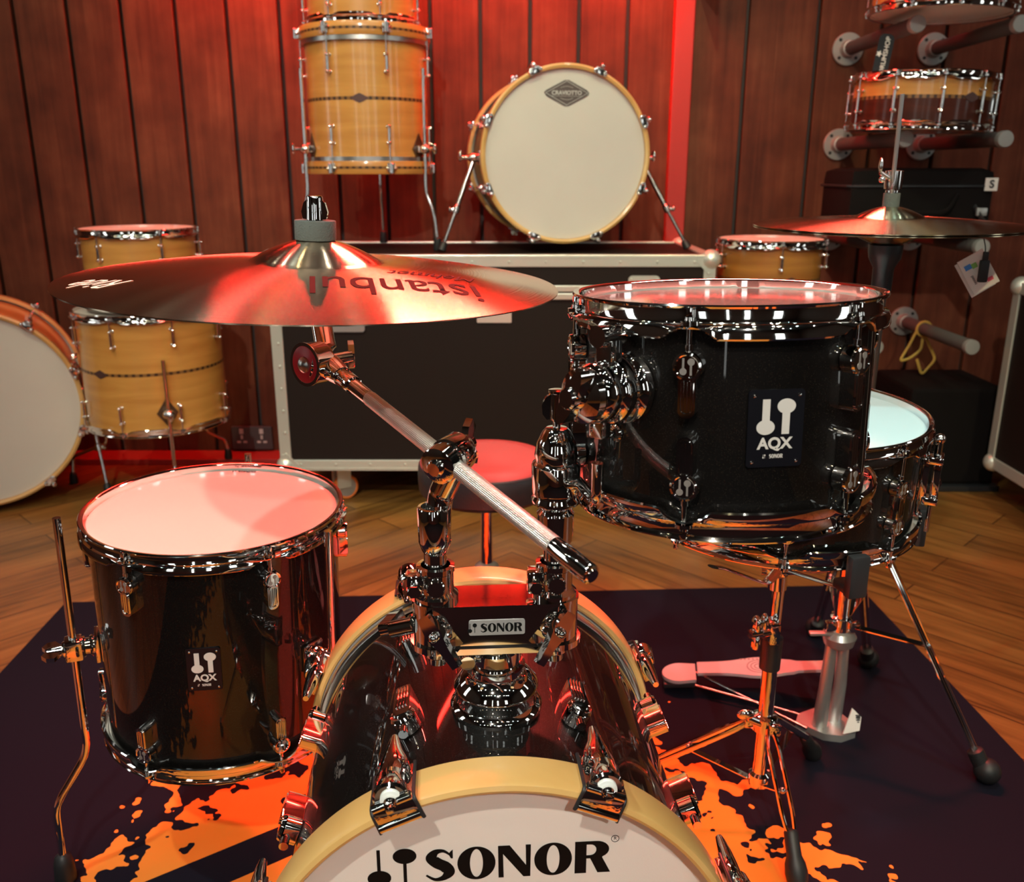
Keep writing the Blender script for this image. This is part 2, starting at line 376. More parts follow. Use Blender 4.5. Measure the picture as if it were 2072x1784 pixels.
def bezier(p, n=8, r=0.02):
    "polyline with rounded corners"
    p = [V(q) for q in p]; out = [p[0]]
    for a, b, c in zip(p, p[1:], p[2:]):
        d1 = (a - b); d2 = (c - b); k = min(r, d1.length * .45, d2.length * .45)
        s0 = b + d1.normalized() * k; s1 = b + d2.normalized() * k
        for i in range(n + 1):
            t = i / n; out.append(s0 * (1 - t) ** 2 + b * 2 * t * (1 - t) + s1 * t * t)
    return out + [p[-1]]
def tag(o, label=None, cat=None, group=None, kind=None):
    if label: o['label'] = label
    if cat: o['category'] = cat
    if group: o['group'] = group
    if kind: o['kind'] = kind
    return o
def thing(name, label, cat, M=None, group=None):
    o = bpy.data.objects.new(name, None); COL.objects.link(o); o.empty_display_size = 0.05
    if M: o.matrix_world = M
    return tag(o, label, cat, group)
def link(me, name, parent, M=None):
    o = bpy.data.objects.new(name, me); COL.objects.link(o); o.parent = parent
    if M: o.matrix_local = M
    return o
def structure(name, mb, m, **k):
    return tag(mb.build(name, m, **k), kind='structure')

# ------------------------------------------------------------------ lettering
def circ2(cx, cy, r, n=36, ry=None):
    ry = ry or r
    return [(cx + r * cos(2 * PI * i / n), cy + ry * sin(2 * PI * i / n)) for i in range(n)]
def rrect(x0, y0, x1, y1, r, n=6):
    out = []
    for cx, cy, a0 in ((x1 - r, y1 - r, 0), (x0 + r, y1 - r, 90), (x0 + r, y0 + r, 180), (x1 - r, y0 + r, 270)):
        out += [(cx + r * cos(R_(a0 + 90 * i / n)), cy + r * sin(R_(a0 + 90 * i / n))) for i in range(n + 1)]
    return out
def stroke(pts, ws):
    pts = [V((x, y, 0)) for x, y in pts]; L_, R2 = [], []
    for i, p in enumerate(pts):
        t = (pts[min(i + 1, len(pts) - 1)] - pts[max(i - 1, 0)]).normalized(); nrm = V((-t.y, t.x, 0)) * ws[i] / 2
        L_.append(tuple((p + nrm)[:2])); R2.append(tuple((p - nrm)[:2]))
    return L_ + R2[::-1]
def catmull(pts, n=8):
    out = []
    P_ = [pts[0]] + pts + [pts[-1]]
    for i in range(1, len(P_) - 2):
        a, b, c, d = P_[i - 1:i + 3]
        for k in range(n):
            t = k / n
            out.append(tuple(0.5 * ((2 * b[j]) + (-a[j] + c[j]) * t + (2 * a[j] - 5 * b[j] + 4 * c[j] - d[j]) * t * t + (-a[j] + 3 * b[j] - 3 * c[j] + d[j]) * t ** 3) for j in range(len(b))))
    return out + [pts[-1]]
def mallets(w_=.03):
    "two mallets, one up one down; height 1; each one outline"
    def one(cx, cy, s):
        a0 = math.asin(w_ / .205); n = 40
        arc = [(cx + .205 * sin(a0 + (2 * PI - 2 * a0) * i / n), cy + s * .205 * cos(a0 + (2 * PI - 2 * a0) * i / n)) for i in range(n + 1)]
        return [arc + [(cx - w_, cy + s * .77), (cx + w_, cy + s * .77)]]
    return [one(.21, .215, 1), one(.66, .785, -1)]
def wordmark():
    "heavy flared capitals, height 1; returns glyph loop lists and the width"
    g = []; x = 0.0
    S = catmull([(0.60, 0.80, .05), (0.44, 0.93, .09), (0.26, 0.90, .17), (0.17, 0.73, .27), (0.30, 0.56, .31), (0.48, 0.43, .31), (0.56, 0.25, .27), (0.44, 0.09, .16), (0.24, 0.045, .09), (0.04, 0.19, .05)])
    g.append([stroke([(a + x, b) for a, b, c in S], [c for a, b, c in S])]); g.append([[(0.615 + x, 0.69), (0.66 + x, 0.69), (0.66 + x, 0.96), (0.60 + x, 0.90), (0.56 + x, 0.82)]]); x += 0.76
    def O(x): g.append([circ2(x + 0.44, 0.5, 0.44, 48, 0.515), circ2(x + 0.44, 0.5, 0.15, 40, 0.44)[::-1]])
    O(x); x += 0.95
    g.append([[(x, 0), (x + .12, 0), (x + .105, .74), (x + .58, 0), (x + .74, 0), (x + .75, 1), (x + .63, 1), (x + .64, .36), (x + .26, 1), (x - .01, 1)]]); x += 0.83
    O(x); x += 0.95
    bowl = [(x, 0), (x + .27, 0), (x + .27, .46), (x + .36, .46), (x + .54, .0), (x + .84, 0), (x + .64, .48)] + [(x + .50 + .30 * cos(R_(t)), .735 + .265 * sin(R_(t))) for t in range(-60, 91, 15)] + [(x, 1)]
    hole = [(x + .27, .56), (x + .27, .90)] + [(x + .36 + .14 * cos(R_(t)), .73 + .17 * sin(R_(t))) for t in range(90, -91, -20)]
    g.append([bowl, hole]); x += 0.84
    return g, x
def glyphs(mb, gl, M, h):
    for lp in gl: mb.ext(lp, h, M)
def text_mesh(body, size, extrude=0.0, align='CENTER', shear=0, off=0):
    c = bpy.data.curves.new('t', 'FONT'); c.body = body; c.size = size; c.align_x = align; c.align_y = 'CENTER'; c.extrude = extrude; c.shear = shear; c.offset = off
    o = bpy.data.objects.new('t', c); COL.objects.link(o); bpy.context.view_layer.update()
    dg = bpy.context.evaluated_depsgraph_get(); me = bpy.data.meshes.new_from_object(o.evaluated_get(dg))
    bpy.data.objects.remove(o); bpy.data.curves.remove(c); return me
def text(name, body, size, mat, parent, M, extrude=0.0002, **k):
    me = text_mesh(body, size, extrude, **k); me.materials.clear(); me.materials.append(mat)
    return link(me, name, parent, M)

# ------------------------------------------------------------------ the room
XL, XR, YB, YF, ZT = -3.0, 3.2, 3.15, -3.0, 2.9
structure('floor', MB().box(((XL + XR) / 2, (YB + YF) / 2 + .1, -0.05), (XR - XL + .4, YB - YF + .4, 0.1)), FLOORM, smooth=False)
structure('ceiling', MB().box(((XL + XR) / 2, (YB + YF) / 2, ZT + 0.05), (XR - XL + .3, YB - YF + .3, 0.1)), CEIL, smooth=False)
mb = MB(); mb.slot = 1
mb.box(((XL + XR) / 2, YB + 0.06, ZT / 2), (XR - XL, 0.06, ZT)); mb.slot = 0
gaps = [-2.98, -2.8, -2.63, -2.46, -2.285, -2.11, -1.94, -1.77, -1.598, -1.426, -1.253, -1.08, -.915, -.747, -.58, -.42, -.263, -.102, .058, .215, .372, .525]
gaps2 = [.575, .757, .985, 1.19, 1.40, 1.60, 1.81, 2.02, 2.23, 2.44, 2.66, 2.88, 3.19]
for gs in (gaps, gaps2):
    for a, b in zip(gs, gs[1:]):
        mb.box(((a + b) / 2, YB + 0.015, ZT / 2), (b - a - 0.013, 0.026, ZT), bev=0.003)
structure('wall_back', mb, [PLANK, GAP], smooth=False)
structure('trim_1', MB().box((.548, YB - 0.012, ZT / 2), (.062, 0.06, ZT), bev=0.004), POSTRED, smooth=False)
structure('baseboard_back', MB().box(((XL + XR) / 2, YB - 0.055, 0.011), (XR - XL, 0.11, 0.022), bev=0.003), POSTRED, smooth=False)
structure('wall_left', MB().box((XL - .05, (YB + YF) / 2, ZT / 2), (.1, YB - YF + .3, ZT)), ROOMW, smooth=False)
structure('wall_right', MB().box((XR + .05, (YB + YF) / 2, ZT / 2), (.1, YB - YF + .3, ZT)), ROOMW, smooth=False)
structure('wall_front', MB().box(((XL + XR) / 2, YF - .05, ZT / 2), (XR - XL, .1, ZT)), ROOMW, smooth=False)
for i, (x, wd, z0, z1) in enumerate(((-1.9, .45, .8, 2.2), (-.55, .16, .3, 2.3), (0.35, .30, .6, 2.2), (1.9, .55, .8, 2.2))):  # unseen glowing panels added on the front wall for chrome and shells to reflect
    m = MB(); m.slot = 0; m.box((x, YF + .012, (z0 + z1) / 2), (wd, .02, z1 - z0)); m.slot = 1
    for sx in (-1, 1): m.box((x + sx * wd / 2, YF + .02, (z0 + z1) / 2), (.05, .05, z1 - z0 + .1))
    for zz in (z0, (z0 + z1) / 2, z1): m.box((x, YF + .02, zz), (wd, .05, .05))
    structure('glow_panel_%d' % (i + 1), m, [GLOWPANEL, ROOMW], smooth=False)
for i, (x, y, z0, z1, wd) in enumerate(((XL + .012, .6, .7, 2.2, .45), (XL + .012, 2.0, .9, 2.2, .35), (XR - .012, .2, .7, 2.2, .45), (XR - .012, 1.3, 1.2, 2.3, .25))):  # more added glow panels, on the side walls, for upright reflections
    sg = 1 if x < 0 else -1
    m = MB(); m.box((x, y, (z0 + z1) / 2), (.02, wd, z1 - z0)); m.slot = 1
    for sy in (-1, 1): m.box((x + sg * .008, y + sy * wd / 2, (z0 + z1) / 2), (.05, .05, z1 - z0 + .1))
    for zz in (z0, (z0 + z1) / 2, z1): m.box((x + sg * .008, y, zz), (.05, wd, .05))
    structure('glow_panel_%d' % (i + 5), m, [GLOWPANEL, ROOMW], smooth=False)
LAMPLBL = ['white ceiling spot over the floor tom', 'cool white ceiling spot over the snare drum', 'white ceiling spot behind the viewer', 'warm ceiling spot at the left before the plank wall',
           'greenish ceiling spot before the bass drum on the case', 'dim warm ceiling spot before the pipe shelves', 'warm ceiling spot behind the viewer at the right', 'added neutral spot farthest behind the viewer, brightening the bass drum front head']
for i, (x, y, z, t, c, p, cn) in enumerate(SPOTS):
    r = thing('ceiling_spot', LAMPLBL[i], 'ceiling lamp', T(x, y, ZT))
    d = (V(t) - V((x, y, z + .04))).normalized(); A = frame(V((0, 0, z + .04 - ZT)), V((0, 0, z + .04 - ZT)) + d)
    MB().cone((0, 0, 0), (0, 0, -.12), .012).build('stem', PLASTIC, r)
    MB().lathe([(.02, -.07), (.042, -.06), (.044, .035), (.040, .035), (.038, .0), (.0, -.002)], 32, A).build('lamp_housing', PLASTIC, r)
    MB().lathe([(0, .012), (.034, .012)], 24, A, cap=False).build('bulb', LAMPC if i == 1 else LAMP, r)
r = thing('red_wash_lamp', 'long red light bar on the plank wall above the frame', 'stage lamp', T(-.28, YB, 1.86))
MB().box((0, -.13, .03), (1.62, .09, .05), bev=.006).box((-.5, -.05, .03), (.03, .11, .03)).box((.5, -.05, .03), (.03, .11, .03)).build('lamp_housing', PLASTIC, r, smooth=False)
MB().box((0, -.13, .002), (1.55, .05, .006)).build('lens', LAMPR, r, smooth=False)
MB().box((.875, -.125, -.13), (.006, .25, .36)).box((.84, -.13, .045), (.07, .03, .006)).build('light_blocker', PLASTIC, r, smooth=False)  # unseen baffle added to keep red light off the right wall
r = thing('red_stage_lamp', 'red stage bar lamp on the ceiling over the middle of the back wall', 'stage lamp', T(.42, 2.72, ZT))
MB().box((-.3, 0, -.10), (.02, .02, .20)).box((.3, 0, -.10), (.02, .02, .20)).box((0, .02, -.24), (1.16, .12, .08), bev=.01).build('lamp_housing', PLASTIC, r, smooth=False)
MB().box((0, -.001, -.284), (1.1, .09, .006)).build('lens', LAMPR, r, smooth=False)
r = thing('red_stage_lamp', 'red stage lamp on the ceiling over the left maple drums', 'stage lamp', T(-1.0, 2.6, ZT))
MB().cone((0, 0, 0), (0, 0, -.12), .012).cone((0, 0, -.12), (-.02, -.05, -.26), .05, .07, n=28).build('lamp_housing', PLASTIC, r)
MB().lathe([(0, 0), (.062, 0)], 28, frame((-.0205, -.051, -.262), (-.04, -.10, -.40)), cap=False).build('lens', LAMPR, r)
for k, (y, lab) in enumerate(((.62, 'black ceiling light track over the front of the kit'), (-1.9, 'black ceiling light track behind the viewer, nearer the shop front'), (-.55, 'black ceiling light track just behind the viewer'), (1.9, 'black ceiling light track over the back of the kit'))):
    r = thing('light_track', lab, 'light track', T(0, y, ZT))
    MB().box((0, 0, -.012), (4.6, .035, .024)).build('rail', PLASTIC, r, smooth=False)
    for i in range(9):
        x = -2.2 + .55 * i + .16 * math.sin(5 * i + 3 * k)
        h = MB().cone((x, 0, -.024), (x, 0, -.06), .008, n=10).cone((x, 0, -.05), (x, 0, -.13), .03, n=20).build('lamp_head', PLASTIC, r)
        MB().lathe([(0, -.1315), (.024, -.1315)], 20, T(x, 0, 0), cap=False).build('bulb', LAMPC if (i + k) % 4 == 1 else LAMPY if (i + k) % 3 == 0 else LAMP, h)

# ------------------------------------------------------------------ drum mat
c, s_ = cos(R_(2.8)), sin(R_(2.8))
mo = Mx(((c, -s_, 0, -.07), (s_, c, 0, .75), (0, 0, 1, 0), (0, 0, 0, 1)))
inv = mo.inverted()
bl, brr = inv @ V((-1.076, 1.968, 0)), inv @ V((.868, 2.062, 0))
dm = MB().box(((bl.x + brr.x) / 2, (bl.y + brr.y) / 2 - 1.03, .003), (brr.x - bl.x, 2.06, .006), bev=.002).build('drum_mat', MATM, smooth=False)
dm.matrix_world = mo
tag(dm, 'dark navy drum mat with an orange paint-splatter print under the kit', 'mat')
MZ = 0.006
rg = MB().box((0, -1.55, .004), (4.6, 2.7, .008), bev=.002).build('added_rug', simple('added_rug_black', (.008, .007, .008), .9, spec=.1), smooth=False)  # unseen dark rug added so the chrome reflects a dark floor
tag(rg, 'plain black rug added unseen behind the viewer to darken the chrome reflections', 'rug')

# ------------------------------------------------------------------ drums: shared parts
def hoop_mesh(R, lugs, H=.027, chrome=CHROME, n=144):
    def fn(a, i, r, z):
        if i in (8, 9, 10, 11):
            k = min(abs((a - l + PI) % (2 * PI) - PI) for l in lugs)
            f = max(0.0, 1 - (k / R_(9)) ** 2) if k < R_(9) else 0
            if i == 8: return r + .0035 * f, z
            if i in (9, 10): return r + .0035 * f, z * (1 - .36 * f)
            return r, z * (1 - .36 * f)
        return r, z
    pr = [(R - .0045, -.0004), (R - .001, 0), (R, -.0015), (R - .001, -.003), (R - .0048, -.004), (R - .005, -.0135), (R - .004, -.015), (R - .0002, -.0155),
          (R + .0015, -.018), (R + .002, -H + .0015), (R + .0008, -H), (R - .003, -H + .001), (R - .0068, -.016), (R - .0068, -.002)]
    m = MB().lathe(pr, n, None, fn, closed=True); return m
def round_lug():
    "x outward, z towards the hoop, origin at the shell"
    m = MB()
    m.cone((0, 0, 0), (.012, 0, 0), .0118, n=28, bev=.001)
    m.lathe([(.0118, 0), (.0112, .002), (.0095, .0024), (.0085, .0016), (0, .0016)], 28, frame((.0118, 0, 0), (1, 0, 0)), cap=False)
    A = Mx(((0, 0, 1, 0), (1, 0, 0, 0), (0, 1, 0, 0), (0, 0, 0, 1)))
    m.ext([rrect(-.0068, -.041, .0068, .0, .0062)], .0125, A)
    m.ext([rrect(-.0054, -.039, .0054, -.008, .005), rrect(-.0045, -.037, .0045, -.010, .0042)[::-1]], .0142, A)
    for y in (-.0028, 0, .0028): m.box((.0128, y, -.0235), (.0014, .0011, .024))
    m.cone((.0075, 0, .008), (.0075, 0, .0165), .0034, n=16)
    B = A.copy(); B[0][3] = .0128
    m.slot = 1
    for lp in mallets(.06): m.ext([[((x - .435) * .0135, (y - .5) * .0135) for x, y in q] for q in lp], .0008, B)
    m.slot = 0
    return m
def tube_lug(h=.05, two=True):
    m = MB()
    m.cone((.012, 0, 0), (.012, 0, -h), .0043, n=12)
    for z in (0, -h):
        m.cone((0, 0, z), (.013, 0, z), .0034, .0026, n=10); m.ball((.0135, 0, z), .0052, n=10); m.ball((.0005, 0, z), .006, (.5, 1, 1), n=10)
        m.ball((.018, 0, z), .003, n=8)
    return m
def rod_mesh(l, rr=.0028, big=True):
    "z up, from 0 to l, head on top"
    m = MB().cone((0, 0, -.004), (0, 0, l), rr * .85, n=10)
    if big: m.lathe([(.0, l), (.0072, l), (.0072, l + .003), (.004, l + .0035), (.0036, l + .006), (0, l + .006)], 20)
    m.box((0, 0, l + .0095), (.0052, .0052, .008), bev=.0008)
    return m
def place_round(a, r, z=0, flip=False):
    "frame at polar angle a with x outward"
    A = RZ(a) @ T(r, 0, z)
    return A @ RX(PI) if flip else A
LUG_ME = {}
def mesh_once(key, mb_fn, mat):
    if key not in LUG_ME:
        o = mb_fn().build(key[0], mat); me = o.data; bpy.data.objects.remove(o); LUG_ME[key] = me
    return LUG_ME[key]
def badge(parent, M, w_=.045, h_=.062, big=True):
    b = MB().ext([rrect(-w_ / 2, -h_ / 2, w_ / 2, h_ / 2, .003)], .0014).build('badge', BADGE, parent, M=M, ang=30)
    m = MB()
    for lp in mallets(.085): m.ext([[((x - .435) * .036, (y - .5) * .029 + .0095) for x, y in q] for q in lp], .0004, T(0, 0, .0013))
    m.build('logo', SILVERINK, b, smooth=False)
    text('lettering', 'AQX', .0125, SILVERINK, b, T(0, -.0122, .0014), off=.00045)
    g, wd = wordmark(); m = MB(); k = .0033
    glyphs(m, [[[(px * k * .78 - wd * k * .78 / 2 + .0015, py * k - .0238) for px, py in q] for q in lp] for lp in g], T(0, 0, .0013), .0003)
    glyphs(m, [[[(px * k * .9 - .0095, py * k - .0238) for px, py in q] for q in lp] for lp in mallets()], T(0, 0, .0013), .0003)
    m.build('small_logo', SILVERINK, b, smooth=False)
    for sx in (-1, 1):
        for sy in (-1, 1):
            MB().lathe([(.0014, 0), (.0014, .0006), (.0006, .001), (0, .0008)], 12, T(sx * (w_ / 2 - .0045), sy * (h_ / 2 - .0045), .0014)).build('screw', CHROME, b)
    return b

def kit_drum(root, R, L, lugs, head, lugz=.047, low=.04, rod_top=.0235):
    "flanged-hoop drum standing on local z = 0"
    rs = R - .0095
    MB().lathe([(rs, .012), (rs, L - .012), (rs - .006, L - .012), (rs - .006, .012)], 128, closed=True).build('shell', SHELLB, root)
    h = hoop_mesh(R, lugs).build('hoop', CHROME, root, M=T(0, 0, L))
    link(h.data, 'hoop', root, RX(PI))
    # mirrored lug angles for the flipped lower hoop
    lo = hoop_mesh(R, [-l for l in lugs]).build('hoop', CHROME, root, M=RX(PI)); bpy.data.objects.remove(root.children[-2]) if False else None
    for o in [c_ for c_ in root.children if c_.name.startswith('hoop') and c_.data == h.data and c_ != h]: bpy.data.objects.remove(o)
    MB().lathe([(0, L - .0085), (R - .018, L - .0088), (R - .0105, L - .0095), (R - .0065, L - .013)], 96, cap=False).build('batter_head', head, root)
    MB().lathe([(0, .0085), (R - .018, .0088), (R - .0065, .013)], 96, cap=False).build('resonant_head', HEADG, root)
    lm = mesh_once(('lug', 1), round_lug, [CHROME, EMBLEM])
    rt = mesh_once(('tension_rod', L), lambda: rod_mesh(rod_top - .0), CHROME)
    for a in lugs:
        for z, fl in ((L - lugz, False), (low, True)):
            link(lm, 'lug', root, place_round(a, rs, z, fl))
            zz = z + (.008 if not fl else -.008)
            link(rt, 'tension_rod', root, RZ(a) @ T(rs + .0082, 0, zz) @ (RX(PI) if fl else Mx()))
def vroot(name, label, cat, top, n, L, group=None):
    "matrix for a drum whose top centre is given"
    n = V(n).normalized(); y = (V((0, 1, 0)) - n * n.y).normalized(); x = y.cross(n)
    b = V(top) - n * L
    M = Mx(((x.x, y.x, n.x, b.x), (x.y, y.y, n.y, b.y), (x.z, y.z, n.z, b.z), (0, 0, 0, 1)))
    return thing(name, label, cat, M, group)
ang = lambda a: R_(a - 90)      # a = degrees from the front towards the right
def on_shell(a, r, z):          # plate frame: x along the tangent, y up, z outward
    A = RZ(ang(a)) @ T(r, 0, z)
    return A @ Mx(((0, 0, 1, 0), (1, 0, 0, 0), (0, 1, 0, 0), (0, 0, 0, 1)))

# --- rack tom
TL = .190
tom = vroot('rack_tom', 'small glossy black rack tom with chrome hoops held over the bass drum', 'drum', (.1905, .8076, .8990), (-.018, .0415, 1), TL)
TR = .1365
kit_drum(tom, TR, TL, [ang(a) for a in (-24, 36, 96, 156, 216, 276)], HEADC, low=.046)
badge(tom, on_shell(6, TR - .0095, TL / 2 - .002))
gm = MB().lathe([(.0075, 0), (.0075, .0015), (.006, .0028), (.0042, .0015), (.0042, -.004)], 28, on_shell(-55, TR - .0095, .078), cap=False).build('vent_grommet', CHROME, tom)
# mounting cup with its wing screw
A = on_shell(-50, TR - .0105, .119)
MB().lathe([(.029, 0), (.029, .006), (.026, .009), (.025, .013), (.0265, .015), (.0265, .024), (.024, .026), (.023, .030), (.0245, .032), (.0245, .042), (.022, .046), (.010, .047), (0, .047)], 48, A).build('mount_cup', CHROME, tom)
k = MB()
k.lathe([(.017, .046), (.0225, .048), (.022, .054), (.012, .058), (0, .059)], 36, A)
k.ext([[( .026 * cos(t), .0075 * sin(t)) for t in [2 * PI * i / 28 for i in range(28)]]], .014, A @ T(0, 0, .053) @ RZ(R_(60)))
k.cone((0, 0, .05), (0, 0, .070), .0105, .009, n=24, M=A, bev=.0015)
k.build('wing_screw', CHROME, tom)
br_ = MB()
br_.box((0, .026, .022), (.016, .044, .016), A, bev=.003); br_.cone((0, .045, .010), (0, .045, .036), .009, n=20, M=A)
br_.box((-.004, -.024, .028), (.014, .030, .012), A, bev=.002)
br_.build('mount_bracket', CHROME, tom)

# --- floor tom
FL = .330
ft = vroot('floor_tom', 'glossy black floor tom on three chrome legs, at the left of the bass drum', 'drum', (-.411, 1.170, .560), (.026, -.012, 1), FL)
FR = .174
kit_drum(ft, FR, FL, [ang(a) for a in (-21, 39, 99, 159, 219, 279)], HEADG)
badge(ft, on_shell(9, FR - .0095, FL / 2 + .004), .042, .060)
for a_, ht in ((9, 0), (180, 1)):
    g, wd = wordmark(); m = MB(); k_ = .0065
    Mh = RZ(R_(a_ - 0)) @ T(0, -FR + .022, FL - .0080) @ RZ(PI)
    glyphs(m, [[[(px * k_ - wd * k_ / 2, py * k_) for px, py in q] for q in lp] for lp in g], Mh, .0001)
    glyphs(m, [[[(px * k_ - wd * k_ / 2 - .0085, py * k_) for px, py in q] for q in lp] for lp in mallets()], Mh, .0001)
    m.build('head_logo', BLACKINK, ft, smooth=False)
# legs and their brackets
def ft_leg(a, rl, ztop, z1, z2, out, foot=0.0):
    rs = FR - .0095
    A = RZ(ang(a)) @ T(rs, 0, .145)
    b = MB()
    b.box((.003, 0, 0), (.006, .034, .040), A, bev=.002)
    b.cone((.004, 0, 0), (rl - rs + .014, 0, 0), .0115, n=24, M=A, bev=.0015)
    for x in (.010, .020, .028): b.lathe([(.0138, -.002), (.0148, 0), (.0138, .002)], 24, A @ RY(PI / 2) @ T(0, 0, x))
    b.box((rl - rs, 0, .0), (.022, .024, .030), A, bev=.003)
    bo = b.build('leg_bracket', CHROME, ft)
    wn = MB(); x0 = rl - rs + .013
    wn.cone((x0, 0, 0), (x0 + .020, 0, 0), .0075, .006, n=18, M=A, bev=.001)
    for s in (-1, 1):
        wn.ext([[(0.004, 0), (.022, .004), (.026, .012), (.020, .022), (.010, .024), (.002, .010)]], .006, A @ T(x0, 0, -.003 * s) @ (RX(0) if s > 0 else RX(PI)))
    wn.build('wing_screw', CHROME, bo)
    B = RZ(ang(a))
    pts = bezier([(rl, 0, ztop), (rl, 0, z1), (rl + out, 0, z2), (rl + out, 0, foot + .02)], 7, .022)
    lg = MB().tube(pts, .0052, 14, B).build('leg', CHROME, ft)
    MB().lathe([(.0, -.004), (.013, -.004), (.015, .004), (.0135, .03), (.011, .042), (.0065, .046)], 24, B @ T(rl + out, 0, foot)).build('rubber_foot', RUBBER, lg)
for a, rl in ((-66, .197), (60, .203), (183, .2)):
    ft_leg(a, rl, .336, -.020, -.098, .050, -.226)

# --- bass drum : local x right, y up, z to the front
yaw = .072
cy_, sy_ = cos(yaw), sin(yaw)
BC = V((-.013, .656, 1 - .694)) # centre of the front hoop's rear edge
BDM = Mx(((cy_, 0, sy_, BC.x), (sy_, 0, -cy_, BC.y), (0, 1, 0, BC.z), (0, 0, 0, 1)))
bd = thing('bass_drum', 'glossy black bass drum with pale wooden hoops and a white front head', 'drum', BDM)
BR = .2185; BS = .2035; D0 = .385
MB().lathe([(BS, -D0 + .012), (BS, -.012), (BS - .007, -.012), (BS - .007, -D0 + .012)], 160, closed=True).build('shell', SHELLB, bd)
hp = lambda z0, s: MB().lathe([(BR - .0005, z0), (BR, z0 + .002 * s), (BR, z0 + .034 * s), (BR - .0015, z0 + .0375 * s), (BR - .0055, z0 + .039 * s), (BR - .0085, z0 + .0375 * s), (BR - .0095, z0 + .034 * s), (BR - .0095, z0)], 160, closed=True)
hp(0, 1).build('hoop', MAPLEB, bd); hp(-D0, 1).build('hoop', MAPLEB, bd)
for z0 in (-.010, -D0 + .040):
    MB().lathe([(BS + .0035, z0), (BR - .010, z0 + .004), (BR - .010, z0 + .018), (BS + .0035, z0 + .020)][:4], 128, closed=True).build('counter_hoop', STEEL, bd)
MB().lathe([(0, .006), (BR - .03, .006), (BR - .018, .0075), (BR - .0095, .012)], 128, cap=False).build('front_head', HEADF, bd)
MB().lathe([(0, -D0 + .030), (BR - .0095, -D0 + .030)], 128, cap=False).build('batter_head', HEADW, bd)
g, wd = wordmark(); m = MB(); k_ = .0335
# word cap height ~ 72 px
x0 = -.1085 + .0; y0 = .098
glyphs(m, [[[(px * k_ * 1.13 + x0 + .0445, py * k_ * 1.0 + y0) for px, py in q] for q in lp] for lp in g], T(0, 0, .0062), .0002)
glyphs(m, [[[((px - .435) * .0500 + x0 + .0165, py * .0385 + y0 - .0025) for px, py in q] for q in lp] for lp in mallets()], T(0, 0, .0062), .0002)
rg = T(x0 + .0445 + wd * k_ * 1.13 + .0035, y0 + k_ + .0015, .0062)
m.ext([circ2(0, 0, .0036), circ2(0, 0, .0031)[::-1]], .0002, rg)
m.build('front_logo', BLACKINK, bd, smooth=False)
text('registered_mark', 'R', .0048, BLACKINK, bd, rg, extrude=.0001)
def bd_lug():
    "x outward, z towards the hoop"
    m = MB()
    m.cone((0, 0, 0), (.017, 0, 0), .0125, n=28, bev=.0015)
    m.lathe([(.0125, 0), (.011, .0025), (.009, .0018), (0, .0018)], 28, frame((.0168, 0, 0), (1, 0, 0)), cap=False)
    A = Mx(((0, 0, 1, 0), (1, 0, 0, 0), (0, 1, 0, 0), (0, 0, 0, 1)))
    m.ext([rrect(-.0085, -.046, .0085, .002, .0045)], .020, A)
    for y in (-.0048, -.0016, .0016, .0048): m.box((.0205, y, -.026), (.002, .0018, .034), bev=.0004)
    m.cone((.012, 0, .006), (.012, 0, .024), .0045, n=18)
    return m
def claw():
    "claw over a wooden hoop; z to the outer face, origin on the hoop's outer surface at its inner edge"
    m = MB()
    m.box((.0035, 0, .018), (.007, .034, .040), bev=.002)             # plate over the hoop
    m.box((-.001, 0, .0415), (.016, .036, .007), bev=.0025)           # lip on the face
    m.cone((-.0095, -.018, .0425), (-.0095, .018, .0425), .0048, n=16)
    m.cone((.008, -.0165, .041), (.008, .0165, .041), .0040, n=16)
    m.cone((.010, 0, .012), (.010, 0, .040), .0120, .0150, n=24, bev=.002)
    return m
def claw_sleeve():
    m = MB()   # leaf-shaped neck
    sec = [(-.040, .0035, .0035, .012), (-.034, .0050, .0045, .012), (-.018, .0085, .0065, .0115), (-.004, .0135, .0080, .0105), (.010, .0160, .0090, .0095), (.016, .0150, .0090, .009)]
    rings = []
    for z, wy, wx, cxx in sec:
        rings.append([m.bm.verts.new((cxx + wx * cos(t), wy * sin(t), z)) for t in [2 * PI * i / 20 for i in range(20)]])
    for A, B in zip(rings, rings[1:]):
        for i in range(20): m._f([A[i], A[(i + 1) % 20], B[(i + 1) % 20], B[i]])
    m._f(rings[0][::-1]); m._f(rings[-1])
    return m
def claw_rubber():
    m = MB()
    for s in (-1, 1):
        m.tube(bezier([(.007, s * .0185, -.002), (.007, s * .0185, .043), (-.014, s * .0190, .044)], 5, .005), .0016, 8)
    return m
LUGB = mesh_once(('lug', 2), bd_lug, CHROME); CL = mesh_once(('claw', 1), claw, CHROME); CS = mesh_once(('claw_neck', 1), claw_sleeve, CHROME)
CRb = mesh_once(('claw_rubber', 1), claw_rubber, RUBBER)
WSH = mesh_once(('washer', 1), lambda: MB().lathe([(.0085, 0), (.0085, .002), (.0045, .003), (.004, 0)], 28), NYLON)
TRD = mesh_once(('tension_rod', 2), lambda: MB().cone((0, 0, -.075), (0, 0, .004), .0030, n=14).box((0, 0, .008), (.0062, .0062, .009), bev=.001).lathe([(.0055, 0), (.0055, .003), (0, .0032)], 18), CHROME)
